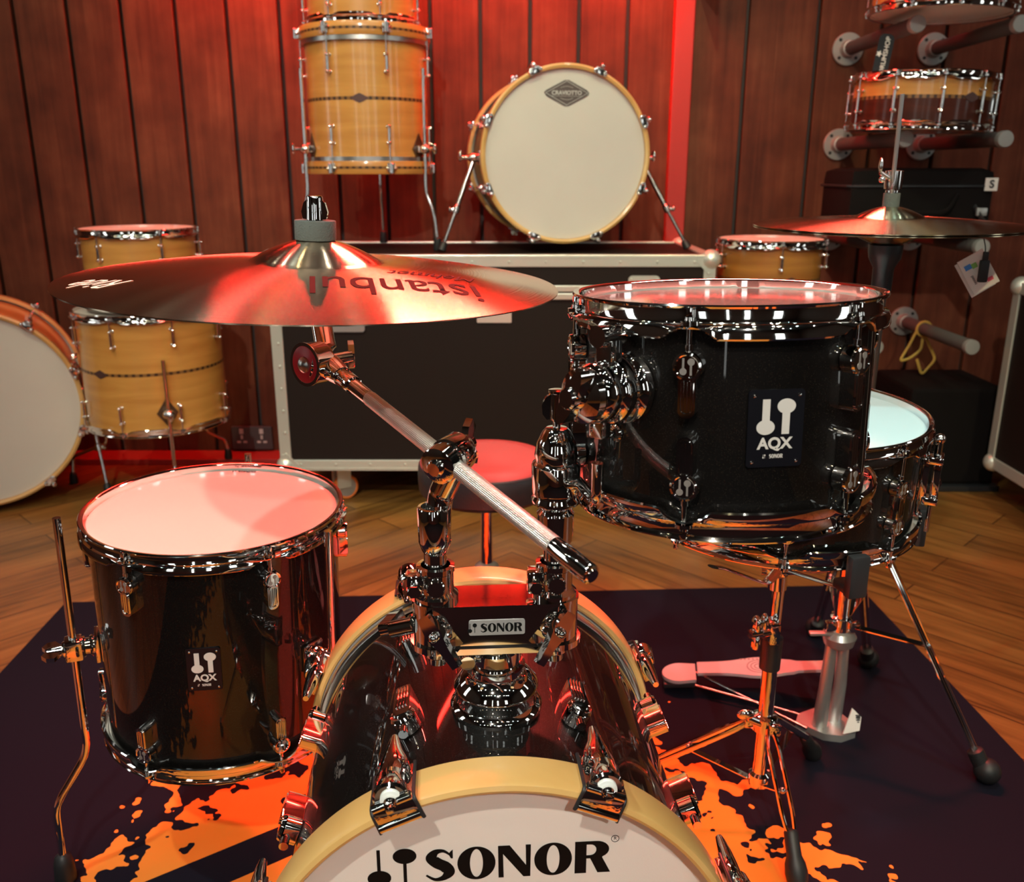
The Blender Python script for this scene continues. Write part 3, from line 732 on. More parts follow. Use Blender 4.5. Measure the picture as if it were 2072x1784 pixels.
for i in range(8):
    a = R_(90 - (22.5 + 45 * i))
    for fr in (1, 0):
        zc = 0 if fr else -D0 + .039
        fl = Mx() if fr else RX(PI)
        link(LUGB, 'lug', bd, RZ(a) @ T(BS, 0, (-.088 if fr else -D0 + .039 + .078)) @ fl)
        B = RZ(a) @ T(BR, 0, zc) @ fl
        c_ = link(CL, 'claw', bd, B); link(CS, 'claw_neck', c_); link(CRb, 'claw_rubber', c_)
        link(WSH, 'washer', c_, T(.0105, 0, .040))
        link(TRD, 'tension_rod', bd, B @ T(.0105, 0, .042) if fr else B @ T(.0105, 0, .042))
# spurs (out of view below, they carry the drum) and the riser foot
for sx in (-1, 1):
    q = MB(); a = R_(90 - sx * 118)
    q.box((BS + .006, 0, -.10), (.014, .05, .05), RZ(a), bev=.003)
    p0 = V((cos(a) * (BS + .014), sin(a) * (BS + .014), -.10)); p1 = V((sx * .31, -BC.z + MZ + .020, .03))
    so = q.build('spur_bracket', CHROME, bd)
    MB().tube([p0, p1], .0065, 16).build('spur', CHROME, so)
    MB().lathe([(0, -.02), (.010, -.018), (.013, 0), (.009, .012)], 20, T(*p1) @ RX(-PI / 2)).build('rubber_foot', RUBBER, so)
# tension lugs for the badge-less mount plate
PL = V((.005, BS, -.100))
PM = Mx(((1, 0, 0, PL.x), (0, 0, 1, PL.y), (0, -1, 0, PL.z), (0, 0, 0, 1)))   # local z = up, local y = back

# ------------------------------------------------------------------ tom mount
tm = thing('tom_mount', 'chrome double tom mount standing on top of the black bass drum', 'drum mount', BDM @ PM)
MB().lathe([(.0, .0), (.0405, -.002), (.0415, .004), (.040, .007), (.0365, .010), (.0365, .022), (.038, .025), (.037, .030), (.029, .041), (.026, .043), (.026, .050), (.020, .052), (0, .052)], 56, RX(0) @ Mx.Diagonal((1.06, 1.06, .92, 1))).build('base_flange', CHROME, tm)
b = MB(); b.cone((0, 0, .042), (0, 0, .072), .0195, n=36); b.lathe([(.0205, .048), (.0235, .051), (.0235, .062), (.0205, .065)], 36)
b.box((-.024, -.006, .057), (.022, .014, .012), bev=.003); b.cone((-.027, -.020, .057), (-.027, -.002, .057), .0068, n=20)
b.build('pillar', CHROME, tm)
# saddle block: waisted block with two round ends
def waist(w_, z0, z1, e):
    pts = []
    for sx, a0 in ((1, -90), (-1, 90)):
        for i in range(13):
            t = R_(a0 + 180 * i / 12); pts.append((sx * .0555 + .021 * cos(t) + e * cos(t), .021 * sin(t) + e * sin(t)))
    return pts
b = MB()
b.ext([waist(0, 0, 0, 0)], .040, T(0, 0, .074)); b.ext([waist(0, 0, 0, .003)], .006, T(0, 0, .068)); b.ext([waist(0, 0, 0, .0008)], .003, T(0, 0, .1125))
b.build('saddle_block', CHROME, tm, ang=30)
g, wd = wordmark(); lb = MB().ext([rrect(-.0255, -.0075, .0255, .0075, .002)], .0006, T(0, -.0212, .094) @ RX(PI / 2)).build('label', CLEARLBL, tm)
m = MB(); k_ = .0088
glyphs(m, [[[(px * k_ - wd * k_ / 2 + .004, py * k_ - .0044) for px, py in q] for q in lp] for lp in g], T(0, -.0218, .094) @ RX(PI / 2), .0002)
glyphs(m, [[[(px * k_ * 1.1 - wd * k_ / 2 - .0075, py * k_ * 1.1 - .0048) for px, py in q] for q in lp] for lp in mallets()], T(0, -.0218, .094) @ RX(PI / 2), .0002)
m.build('lettering', BLACKINK, lb, smooth=False)
m = MB(); glyphs(m, [[[(px * .0065 - wd * .0065 / 2, py * .0065 - .006) for px, py in q] for q in lp] for lp in g], T(0, 0, .1150), .0006)
m.build('embossed_lettering', CHROME, tm, smooth=False)
for sx in (-1, 1):
    b = MB(); X = sx * .0545
    b.lathe([(.0205, .114), (.0205, .120), (.0165, .124), (.0165, .142), (.0175, .143), (.0175, .148), (.0135, .1485), (.0125, .142)], 40, T(X, 0, 0), cap=False)
    b.box((X - .019, -.004, .132), (.014, .018, .022), bev=.003)
    b.cone((X - .019, -.024, .132), (X - .019, .012, .132), .0062, n=6)
    b.cone((X + .0, -.020, .132), (X + .0, -.014, .132), .0085, n=20, bev=.001)
    b.build('memory_clamp', CHROME, tm)
    b = MB()  # drum-key / wing screw on the block's front
    A = T(X * .86, -.021, .090) @ RZ(sx * R_(28)) @ RY(sx * R_(38))
    b.cone((0, 0, 0), (0, -.012, 0), .008, .0065, n=18, M=A, bev=.001)
    b.ext([[( -.004, -.030), (.004, -.030), (.0055, -.010), (.0095, .006), (.006, .024), (-.006, .024), (-.0095, .006), (-.0055, -.010)]], .007, A @ T(0, -.009, 0) @ RX(PI / 2))
    b.ball((0, -.018, .004), .0045, M=A, n=14)
    b.build('wing_screw', CHROME, tm)
    b = MB(); b.cone((X, 0, .056), (X, 0, .070), .0125, n=24, bev=.0015); b.cone((X, -.002, .050), (X, -.002, .058), .009, n=20)
    b.build('under_nut', CHROME, tm)
b = MB(); A = T(-.086, .0, .086) @ RZ(R_(-20)) @ RY(R_(-20))
b.cone((.012, 0, 0), (-.012, 0, 0), .008, n=18, M=A); b.ext([rrect(-.006, .0, .006, .034, .004)], .012, A @ T(-.014, 0, 0) @ RY(-PI / 2) @ RZ(0)); b.build('side_wing_screw', CHROME, tm)
# the mount's own right-hand pipe with the ball-joint cup that carries the rack tom
TMW = BDM @ PM
rp = MB(); X = .0545
rp.cone((X, 0, .10), (X, 0, .198), .0105, n=32)
rp.lathe([(.0105, 0.1690), (.0165, 0.1700), (.017, 0.1960), (.013, 0.2000), (.013, 0.2020)], 36, T(X, 0, 0))
rp.build('right_post', CHROME, tm)
cp = MB().lathe([(.010, 0.1980), (.019, 0.2040), (.0215, 0.2060), (.0218, 0.2100), (.0205, 0.2120), (.0208, 0.2160), (.0215, 0.2165), (.0218, 0.2410), (.021, 0.2430), (.0185, 0.2450), (.0195, 0.2500), (.0175, 0.2620), (.0125, 0.2720), (.0095, 0.2750), (0, 0.2760)], 44, T(X, 0, 0)).build('ball_cup', CHROME, tm)
wn = MB().cone((X, 0, .272), (X, 0, .284), .0035, n=14)
wn.lathe([(.0040, .281), (.0066, .284), (.0058, .306), (.0078, .307), (.0078, .309), (0, .3095)], 24, T(X, 0, 0))
for s in (-1, 1):
    wn.ext([[(s * .003, .284), (s * .009, .283), (s * .0128, .288), (s * .0135, .296), (s * .010, .303), (s * .004, .307)]], .0045, T(X, -.0022, 0) @ Mx(((1, 0, 0, 0), (0, 0, 1, 0), (0, 1, 0, 0), (0, 0, 0, 1))))
wn.build('wing_nut', CHROME, cp)
W = TMW.inverted()
a1 = TMW @ V((X + .019, -.004, .226)); tc = tom.matrix_world @ (on_shell(-50, TR - .0105, .119) @ V((-.004, -.060, .030)))
mid = V((tc.x, tc.y, a1.z))
MB().tube(bezier([W @ a1, W @ mid, W @ tc], 8, .012), .0052, 16).build('l_rod', CHROME, cp)

# ------------------------------------------------------------------ cymbal boom arm in the left post
ba = thing('cymbal_boom_arm', 'long chrome cymbal boom arm with knurled rod, in the mount\'s left socket', 'cymbal stand', TMW @ T(-.0545, 0, 0))
BAi = ba.matrix_world.inverted()
b = MB(); b.cone((0, 0, .10), (0, 0, .200), .0105, n=32); b.build('post', CHROME, ba)
MB().lathe([(.0105, .160), (.0125, .164), (.0150, .172), (.0152, .203), (.0145, .2045), (.0118, .2048), (.0110, .200)], 40, cap=False).build('sleeve', CHROME, ba)
gp = P(905, 930, .735); tl = P(668, 742, .905); lo_ = P(1200, 1166, .585)
gpl, tll, lol = BAi @ gp, BAi @ tl, BAi @ lo_
b = MB(); b.tube(bezier([(0.004, .006, .198), (.006, .008, .212), gpl + V((.008, .016, -.006))], 6, .01), [.0115] * 6 + [.012] * 4, 20)
b.build('swivel_neck', CHROME, ba)
Ag = frame(gpl + V((-.006, -.010, -.001)), gpl + V((.020, .030, .006)))
b = MB().lathe([(.0125, -.006), (.0165, -.004), (.017, .006), (.0155, .007), (.0155, .012), (.018, .013), (.018, .030), (.015, .035), (0, .036)], 36, Ag)
b.cone((0, 0, -.011), (0, 0, -.004), .0075, n=24, M=Ag, bev=.0015)
b.build('boom_clamp', CHROME, ba)
b = MB().cone((0, 0, .034), (0, 0, .050), .0065, n=18, M=Ag)
for s in (-1, 1): b.ext([[(0, s * .004), (.004, s * .016), (.012, s * .022), (.016, s * .014), (.010, s * .004)]], .007, Ag @ T(.0035, 0, .040) @ RY(-PI / 2))
b.build('wing_nut', CHROME, ba)
# rod (its own frame so that the knurl runs along it)
rodM = frame(lol, tll); LR = (tll - lol).length
k = MB().lathe([(0, .042), (.0072, .042), (.0074, .044), (.0074, .170), (.0066, .171), (.0066, .1745), (.0074, .1755), (.0074, LR - .085), (.0070, LR - .083), (0, LR - .083)], 40)
k.build('knurled_rod', KNURL, ba, M=rodM)
e = MB().lathe([(0, 0), (.0050, 0), (.0056, .0015), (.0074, .002), (.0078, .004), (.0080, .030), (.0074, .044)], 32).build('rod_end', CHROME, ba, M=rodM)
e = MB().lathe([(.0070, LR - .084), (.0072, LR - .052), (.0092, LR - .051), (.0095, LR - .030), (.0088, LR - .029), (.0088, LR - .0275), (.0100, LR - .027), (.0125, LR - .012), (.013, LR)], 32).build('rod_collar', CHROME, ba, M=rodM)
# tilter
hd = BAi @ P(626, 736, .900)
fc = (BAi.to_3x3() @ V((-.62, -.78, .02))).normalized()
At = frame(hd + fc * -.004, hd + fc)
b = MB(); b.lathe([(.0, -.014), (.020, -.014), (.0215, -.010), (.0215, .006), (.0225, .008), (.0225, .0100), (.0185, .0100)], 44, At)
b.tube([hd - fc * .004, hd * .4 + tll * .6 - fc * .002, tll], [.019, .0135, .0125], 24)
b.build('tilter', CHROME, ba)
MB().lathe([(0, .0104), (.0185, .0104), (.0190, .0101)], 40, At, cap=False).build('red_disc', REDPAINT, ba)
MB().lathe([(.0085, .009), (.0080, .0125), (.005, .0150), (0, .016)], 32, At).build('disc_rivet', STEEL, ba)
sb = BAi @ V((-.2065, .958, .866)); st = BAi @ V((-.2030, .9560, .966))
b = MB(); nk = BAi @ P(660, 705, .925)
b.tube([hd - fc * .010 + V((0, 0, .008)), nk, sb], [.0125, .011, .0105], 20)
b.lathe([(.0125, 0), (.013, .004), (.011, .012), (.012, .015), (.012, .024), (.006, .026)], 28, frame(sb + (sb - st) * .22, st)); b.build('tilter_neck', CHROME, ba)
b = MB(); ws = hd - fc * .018 + V((.022, .0, .004)); b.cone(hd - fc * .012, ws - fc * .010, .006, n=16)
for s in (-1, 1): b.ext([[(0, s * .003), (.003, s * .012), (.011, s * .015), (.013, s * .008), (.006, 0)]], .006, frame(ws - fc * .006, ws - fc * .012 + V((.02, 0, 0))))
b.build('tilter_wing_screw', CHROME, ba)
cs = MB().cone(sb, st, .0035, n=14).build('cymbal_rod', CHROME, ba)
Fm = frame(V((-.2055, .9570, .889)) , V((-.2055, .957, .889)) + V((.036, -.015, 1)))   # cymbal plane
Fl = BAi @ Fm
MB().lathe([(.006, .0430), (.0208, .0430), (.0212, .044), (.0212, .0615), (.0208, .0625), (.006, .0625)], 40, Fl, closed=True).build('felt', FELT, ba)
b = MB().lathe([(.004, .063), (.0090, .063), (.0085, .085), (.0075, .087), (.0035, .087)], 28, Fl)
for s in (-1, 1): b.ext([[(s * .007, .063), (s * .012, .064), (s * .0135, .071), (s * .011, .080), (s * .007, .084)]], .006, Fl @ T(0, -.003, 0) @ Mx(((1, 0, 0, 0), (0, 0, 1, 0), (0, 1, 0, 0), (0, 0, 0, 1))))
b.build('wing_nut', CHROME, ba)

# ------------------------------------------------------------------ cymbals
def cym_prof(R, bell, hb, hbow):
    pr = []
    for i in range(15):   # bell
        t = i / 14; r = bell * t; pr.append((r, hbow + hb * (cos(t * PI / 2) ** 0.9 if t < 1 else 0)))
    for i in range(1, 30):
        t = i / 29; r = bell + (R - bell) * t; pr.append((r, hbow * (1 - t ** 1.55)))
    return pr
def cymbal(parent, name, prof, mat, th=.0012, M=None):
    p = [(max(r, .0055 if i == 0 else r), z) for i, (r, z) in enumerate(prof)]
    full = p + [(p[-1][0], p[-1][1] - th)] + [(r, z - th) for r, z in reversed(p[:-1])]
    return MB().lathe(full, 180, closed=True).build(name, mat, parent, M=M, ang=50)
def zat(prof, r):
    for (r0, z0), (r1, z1) in zip(prof, prof[1:]):
        if r0 <= r <= r1: return z0 + (z1 - z0) * (r - r0) / max(1e-9, r1 - r0)
    return prof[-1][1]
rc = thing('ride_cymbal', 'large brushed bronze cymbal on the boom arm, facing the floor tom', 'cymbal', Fm)
RP = cym_prof(.254, .068, .0235, .021)
cymbal(rc, 'disc', RP, BRONZE)
def wrap_text(name, body, size, mat, r0, aa, parent, prof, shear=0, off=0, flip=True):
    "lettering printed along the cymbal, read from the drummer's side"
    me = text_mesh(body, size, 0, shear=shear, off=off)
    bmx = bmesh.new(); bmx.from_mesh(me)
    bmesh.ops.subdivide_edges(bmx, edges=[e for e in bmx.edges if e.calc_length() > .004], cuts=2)
    for v in bmx.verts:
        r = r0 - v.co.y; a = aa - v.co.x / r0
        x, y = r * cos(a), r * sin(a)
        v.co = V((x, y, zat(prof, r) + .0004))
    bmx.to_mesh(me); bmx.free(); me.materials.clear(); me.materials.append(mat)
    o = link(me, name, parent)
    return o
def plain_text(name, body, size, mat, x, y, rot, parent, prof, shear=0, off=0, sx=1, sy=1):
    me = text_mesh(body, size, 0, shear=shear, off=off); bmx = bmesh.new(); bmx.from_mesh(me)
    for v in bmx.verts: v.co.x *= sx; v.co.y *= sy
    bmesh.ops.subdivide_edges(bmx, edges=[e for e in bmx.edges if e.calc_length() > .004], cuts=2)
    A = T(x, y, 0) @ RZ(rot)
    for v in bmx.verts:
        q = A @ v.co; v.co = V((q.x, q.y, zat(prof, math.hypot(q.x, q.y)) + .0004))
    bmx.to_mesh(me); bmx.free(); me.materials.clear(); me.materials.append(mat)
    return link(me, name, parent)
PRINT = simple('dark_cymbal_print', (0.025, 0.004, 0.004), 0.7, spec=.1)
PALEP = simple('pale_cymbal_print', (0.85, 0.75, 0.62), 0.5)
plain_text('maker_lettering', 'istanbul', .060, PRINT, .098, -.118, R_(180 + 12), rc, RP, off=.0002, sx=.88, sy=1.5)
plain_text('signature_lettering', 'Mehmet', .026, PRINT, .128, -.050, R_(180 + 10), rc, RP, shear=.4, sy=1.3)
plain_text('type_lettering', 'Ride', .034, PALEP, -.176, -.118, R_(180 - 25), rc, RP, shear=.5, off=.0003, sy=1.3)

# hi-hat pair
HHc = V((.572, 1.405, .9225)); Hn = (V((-.006, -.012, 1))).normalized()
HM = frame(HHc, HHc + Hn)
HP = cym_prof(.2, .052, .0175, .010)
ht = thing('hi_hat_cymbal', 'upper cymbal of the hi-hat pair, dull bronze with a domed bell', 'cymbal', HM, 'pair of hi-hat cymbals')
cymbal(ht, 'disc', HP, BRONZE2)
hb = thing('hi_hat_cymbal', 'lower cymbal of the hi-hat pair, turned upside down under the upper one', 'cymbal', HM @ T(0, 0, -.004) @ RX(PI), 'pair of hi-hat cymbals')
cymbal(hb, 'disc', HP, BRONZE2)

# ------------------------------------------------------------------ snare drum
SL = .158
sn = vroot('snare_drum', 'glossy black snare drum with white head coloured as cool-lit, behind the rack tom', 'drum', (.3765, 1.205, .6884), (.003, -.020, 1), SL)
SR = .190
kit_drum(sn, SR, SL, [ang(-12 + 45 * i) for i in range(8)], HEADS, lugz=.060, low=.048, rod_top=.036)
A = RZ(ang(64)) @ T(SR - .0095, 0, .085)
b = MB(); b.box((.006, 0, 0), (.010, .026, .060), A, bev=.002); b.box((.016, 0, .028), (.020, .030, .010), A, bev=.002); b.box((.016, 0, -.028), (.020, .030, .010), A, bev=.002)
b.cone((.018, 0, .03), (.018, 0, .052), .005, n=16, M=A); b.ball((.018, 0, .055), .007, M=A)
b.box((.020, 0, 0), (.010, .018, .046), A, bev=.002); b.cone((.022, .016, -.012), (.022, .026, -.012), .006, n=14, M=A); b.cone((.022, .016, .010), (.022, .024, .010), .004, n=14, M=A)
b.cone((.018, 0, -.032), (.018, 0, -.075), .003, n=12, M=A)
b.build('strainer', CHROME, sn)

# ------------------------------------------------------------------ snare stand
def lerp(a, b, t): return V(a) * (1 - t) + V(b) * t
def bar_leg(mb, p, q, w_=.016, t_=.0016, gap=.0, n=V((0, 0, 1))):
    A = frame(p, q, n); h = (V(q) - V(p)).length
    mb.box((0, 0, h / 2), (w_, t_, h), A)
def double_leg(mb, p, q, sep, r=.004, side=None):
    d = (V(q) - V(p)).normalized(); s = side or d.cross(V((0, 0, 1))).normalized()
    for k in (-1, 1):
        pts = [V(p) + s * k * sep * .4, V(p) * .85 + V(q) * .15 + s * k * sep, V(p) * .25 + V(q) * .75 + s * k * sep, V(q) + s * k * sep * .25]
        mb.tube(bezier(pts, 4, .02), r, 8, flat=2.0, up=s)
S0 = V((.392, 1.215, MZ))
ss = thing('snare_stand', 'chrome tripod stand holding the black snare drum, double-braced legs', 'stand', T(*S0))
top = V((.004, -.004, .500))
MB().cone((0, 0, .075), (.001, 0, .300), .0115, n=28).build('lower_tube', CHROME, ss)
b = MB().lathe([(.0115, .268), (.0155, .270), (.0160, .300), (.0165, .315), (.0165, .322), (.0125, .324), (.009, .326)], 32)
b.build('collar', PLASTIC, ss)
MB().cone((.001, 0, .30), tuple(top), .0085, n=24).build('upper_tube', CHROME, ss)
b = MB(); b.box((-.004, -.014, .340), (.016, .026, .036), bev=.004); b.cone((-.006, -.02, .342), (-.040, -.030, .340), .0055, n=16)
b.ball((-.022, -.028, .362), .010, (.6, .8, 1.4)); b.build('height_clamp', CHROME, ss)
b = MB(); A = T(-.034, -.030, .345) @ RZ(R_(20))
for s in (-1, 1): b.ball((0, 0, s * .014), .013, (.5, .75, 1.1), A)
b.cone((.008, 0, 0), (-.01, 0, 0), .007, n=16, M=A); b.build('wing_screw', CHROME, ss)
MB().lathe([(.012, .060), (.017, .064), (.017, .082), (.012, .086)], 24).build('lower_collar', CHROME, ss)
hub = V((0, 0, .175)); hub2 = V((0, 0, .072))
b = MB().lathe([(.012, .160), (.019, .164), (.019, .186), (.012, .190)], 28)
for k in range(3):
    a = R_(-62 + 120 * k); b.box((cos(a) * .022, sin(a) * .022, .175), (.018, .012, .018), RZ(0), bev=.003)
b.cone((-.03, -.012, .19), (0, -.01, .175), .006, n=14); b.ball((-.033, -.013, .196), .010, (1.4, .5, .9)); b.build('hub', CHROME, ss)
feet = [P(1612, 1752, 1.075) - S0, P(1640, 1545, 1.36) - S0, V((-.205, .055, 0))]
feet = [V((f.x, f.y, 0)) for f in feet]
for f in feet:
    d = V((f.x, f.y, 0)).normalized(); p = hub + d * .02; q = f * .93 + V((0, 0, .048))
    m = MB(); double_leg(m, p, q, .0085, .0026); lg = m.build('leg', CHROME, ss)
    m = MB(); mid_ = lerp(p, q, .52); bar_leg(m, hub2 + d * .018, mid_ - V((0, 0, .002)), .012, .0016); m.ball(tuple(mid_), .005); m.build('brace', CHROME, lg)
    A = frame(q - (f * .93 + V((0, 0, .048)) - p).normalized() * .028, f + V((0, 0, .014)) + d * .004)
    MB().lathe([(.0075, 0), (.0105, .004), (.0110, .036), (.0150, .046), (.0165, .060), (.0150, .070), (0, .073)], 22, A).build('rubber_foot', RUBBER, lg)
# basket: three flat arms rising to the hoop of the snare
sc_ = sn.matrix_world.translation - S0
b = MB().lathe([(.0085, .400), (.0140, .403), (.0140, .425), (.0085, .428)], 24)
b.box((0, 0, .436), (.040, .020, .014), bev=.004); b.cone((-.026, 0, .43), (.026, 0, .43), .006, n=14); b.cone((0, 0, .40), (0, 0, .49), .007, n=18); b.build('basket_hub', CHROME, ss)
zr = sc_.z
for k, a in enumerate((-38, 82, 202)):
    d = V((sin(R_(a)), -cos(R_(a)), 0)); c0 = V((top.x, top.y, .440)); rim = V((sc_.x, sc_.y, 0)) + d * (SR + .004)
    pts = bezier([c0 + d * .015, c0 + d * .055 + V((0, 0, -.008)), V((rim.x, rim.y, zr - .026)) - d * .03, V((rim.x, rim.y, zr - .014))], 6, .03)
    ar = MB().tube(pts, .0022, 8, flat=3.6, up=V((0, 0, 1))).build('basket_arm', CHROME, ss)
    if a == -38: d = V((sin(R_(14)), -cos(R_(14)), 0)); rim = V((sc_.x, sc_.y, 0)) + d * (SR + .004)
    A = RZ(math.atan2(d.y, d.x)); A = T(rim.x, rim.y, zr - .004) @ A
    g_ = MB(); g_.box((.006, 0, -.004), (.014, .026, .056), A, bev=.004); g_.box((-.010, 0, -.024), (.030, .024, .012), A, bev=.003); g_.box((-.012, 0, .006), (.008, .022, .010), A, bev=.002)
    g_.build('rubber_grip', PLASTIC, ar)
    if a == -38: MB().tube(bezier([c0 + d * .015, V((rim.x, rim.y, zr - .036)) - d * .02], 4, .02), .0022, 8, flat=3.0).build('grip_arm', CHROME, ar)

# ------------------------------------------------------------------ hi-hat stand with its pedal
H0 = V((.588, 1.450, MZ))
hs = thing('hi_hat_stand', 'chrome hi-hat stand with cast frame and footboard pedal, right of the snare', 'stand', T(*H0))
Hi = T(*H0).inverted()
tt = Hi @ (HM @ V((0, 0, -.075)))
MB().cone((0, 0, .200), tuple(lerp((0, 0, .2), tt, .60)), .0125, n=28).build('lower_tube', CHROME, hs)
MB().cone(tuple(lerp((0, 0, .2), tt, .58)), tuple(tt), .0095, n=24).build('upper_tube', STEEL, hs)
b = MB().lathe([(.0095, -.085), (.0150, -.080), (.0155, -.045), (.0235, -.030), (.0250, -.020), (.0250, -.010)], 32, Hi @ HM @ T(0, 0, -.020)); b.build('cup_seat', PLASTIC, hs)
MB().lathe([(.006, -.028), (.020, -.028), (.022, -.026), (.006, -.014)], 28, Hi @ HM).build('lower_felt', FELT, hs)
MB().cone(tuple(Hi @ (HM @ V((0, 0, -.06)))), tuple(Hi @ P(1826, 190, 1.385)), .0032, n=14).build('pull_rod', STEEL, hs)
b = MB().lathe([(.008, .052), (.0125, .052), (.0130, .058), (.0130, .078), (.006, .079)], 24, Hi @ HM @ T(0, 0, 0))
cl_ = MB().lathe([(.004, .024), (.0115, .024), (.0120, .027), (.0120, .046), (.004, .047)], 28, Hi @ HM).build('upper_felt', FELT, hs)
b.lathe([(.0055, .046), (.0100, .047), (.0100, .050), (.0055, .051)], 20, Hi @ HM)
b.cone((-.010, -.006, .068), (-.026, -.012, .076), .0035, n=12, M=Hi @ HM); b.ball((-.026, -.012, .086), .006, (.5, .8, 1.9), M=Hi @ HM); b.ball((-.022, -.012, .066), .005, M=Hi @ HM)
b.build('clutch', DCHROME, hs)
# cast frame: two columns on a foot plate, bowed head
b = MB(); b.ext([[(-.048, .030), (-.060, .005), (-.020, -.034), (.010, -.040), (.040, -.026), (.046, .0), (.030, .040), (-.01, .05)]], .014)
for sx, y in ((-1, -.006), (1, .012)):
    b.tube([(sx * .016 - .004, y, .01), (sx * .017, y, .09), (sx * .014, y, .185)], [.0145, .0115, .0105], 18, flat=.8)
b.lathe([(.010, .170), (.026, .180), (.030, .196), (.024, .206), (.012, .210)], 30); b.box((-.036, -.01, .205), (.044, .012, .006), bev=.002)
b.build('cast_frame', CASTALU, hs)
MB().ext([[(.0, .0), (.030, .006), (.034, .03), (.018, .046)]], .003, T(.012, -.036, .016) @ RX(R_(70))).build('side_plate', CARD, hs)
b = MB()
for i in range(7): b.lathe([(.0042, 0), (.0050, .0012), (.0042, .0024)], 10, T(.040, -.028, .022 + i * .0042) @ RX(R_(-12)))
b.build('spring', PLASTIC, hs)
# footboard to the left
heel = Hi @ P(1375, 1352, 1.60); toe = Hi @ P(1665, 1372, 1.56)
zf0, zf1 = .030, .060
hx, hy = heel.x, heel.y; tx, ty = toe.x, toe.y
d = V((tx - hx, ty - hy, zf1 - zf0)); LF = d.length
A = frame((hx, hy, zf0), (tx, ty, zf1)); 
Bx = Mx(((A[0][2], -A[0][0], 0, hx), (A[1][2], -A[1][0], 0, hy), (A[2][2], 0, 1, zf0), (0, 0, 0, 1)))
def fb(x0, x1, f, n=24): 
    xs = [x0 + (x1 - x0) * i / n for i in range(n + 1)]; return [(x, f(x)) for x in xs] + [(x, -f(x)) for x in reversed(xs)]
FOOTB = simple('painted_footboard', (0.62, 0.56, 0.55), 0.34, 0.3)
hl = MB().ext([[( -.028 + .030 * (1 - cos(t)), .030 * sin(t)) for t in [PI / 2 * -1 + 0 * i for i in range(0)]] or [( .030 - .034 * cos(R_(q)), .034 * sin(R_(q))) for q in range(90, -91, -12)] + [(.062, -.030), (.062, .030)]], .007, Bx @ T(-.03, 0, -.006)).build('heel_plate', FOOTB, hs)
wf = lambda x: .021 + .014 * math.exp(-((x - .155) / .045) ** 2) - (.004 if x > .22 else 0)
MB().ext([fb(.035, LF, wf)], .006, Bx @ T(0, 0, .004)).build('footboard', FOOTB, hs)
b = MB()
for rr in (.024, .017, .010): b.ext([circ2(.155, 0, rr), circ2(.155, 0, rr - .0022)[::-1]], .0012, Bx @ T(0, 0, .0095))
for i in range(9): b.ext([[(.120 + .008 * i, -.030), (.1235 + .008 * i, -.030), (.124 + .008 * i, -.026), (.1205 + .008 * i, -.026)]], .0012, Bx @ T(0, 0, .0095))
b.build('footboard_emblem', simple('emblem_grey', (0.32, 0.25, 0.25), 0.5), hs)
MB().box((.0, 0, -.014), (.062, .058, .010), Bx, bev=.003).build('heel_base', PLASTIC, hs)
MB().tube([Bx @ V((.03, -.026, -.014)), (-.045, -.015, .012)], .0025, 10).tube([Bx @ V((.03, .026, -.014)), (-.045, .03, .012)], .0025, 10).build('base_rods', DCHROME, hs)
# tripod
b = MB().lathe([(.0125, .205), (.0185, .208), (.0185, .232), (.0125, .236)], 28).lathe([(.0125, .420), (.0185, .424), (.0185, .446), (.0125, .450)], 28)
for a in (-35, 85, 205): b.box((.024 * cos(R_(a)), .024 * sin(R_(a)), .22), (.018, .014, .018), bev=.003)
b.build('tripod_hub', CHROME, hs)
ff = [V((.215, -.115, 0)), V((-.135, .205, 0)), V((.155, .22, 0))]
ff[0] = Hi @ P(1992, 1590, 1.30); ff[1] = Hi @ P(1645, 1312, 1.80)
for i, f in enumerate(ff):
    f = V((f.x, f.y, 0)); d = f.normalized(); p = d * .022 + V((0, 0, .437)); q = f * .93 + V((0, 0, .045))
    m = MB(); sd = d.cross(V((0, 0, 1)))
    for s in (-1, 1): m.tube([p + sd * s * .006, q + sd * s * .006], .0022, 8, flat=1.6)
    bar_leg(m, p + sd * .0, q, .012, .002, n=sd)
    lg = m.build('leg', CHROME, hs)
    m = MB(); mm = lerp(p, q, .55); bar_leg(m, d * .02 + V((0, 0, .22)), mm, .015, .0022, n=V((0, 0, 1))); m.ball(tuple(mm), .006); m.build('brace', CHROME, lg)
    A = frame(q - (q - p).normalized() * .012, q - (q - p).normalized() * -.04)
    MB().lathe([(.009, 0), (.0135, .003), (.0135, .030), (.009, .034)], 20, A).ball((f.x, f.y, .022), .022, (1, 1, 1), n=18).build('rubber_foot', RUBBER, lg)

# ------------------------------------------------------------------ swing tag on the hi-hat
tg = thing('swing_tag', 'white folded booklet tag with a drum key hanging from the hi-hat rim', 'tag', T(*P(1990, 488, 1.40)))
A = T(-.001, 0, -.046) @ RZ(R_(-10)) @ RX(PI / 2) @ RZ(R_(33))
MB().box((0, 0, 0), (.040, .058, .0012), A).box((-.004, -.003, -.006), (.040, .058, .0008), A @ RY(R_(7))).build('booklet', CARD, tg, smooth=False)
MB().box((-.010, .014, .001), (.010, .008, .0004), A).build('blue_print', PAPERBLUE, tg, smooth=False)
MB().box((-.001, .012, .001), (.008, .008, .0004), A).build('green_print', PAPERGRN, tg, smooth=False)
MB().box((.010, -.018, .001), (.009, .006, .0004), A).build('red_print', PAPERRED, tg, smooth=False)
text('small_print', 'tested', .006, PLASTIC, tg, A @ T(-.011, -.008, .0010) @ RZ(R_(90)))
MB().tube(bezier([(0, 0, .004), (.003, -.004, -.010), (.002, -.006, -.022)], 5, .008), .0009, 8).build('loop', RUBBER, tg)
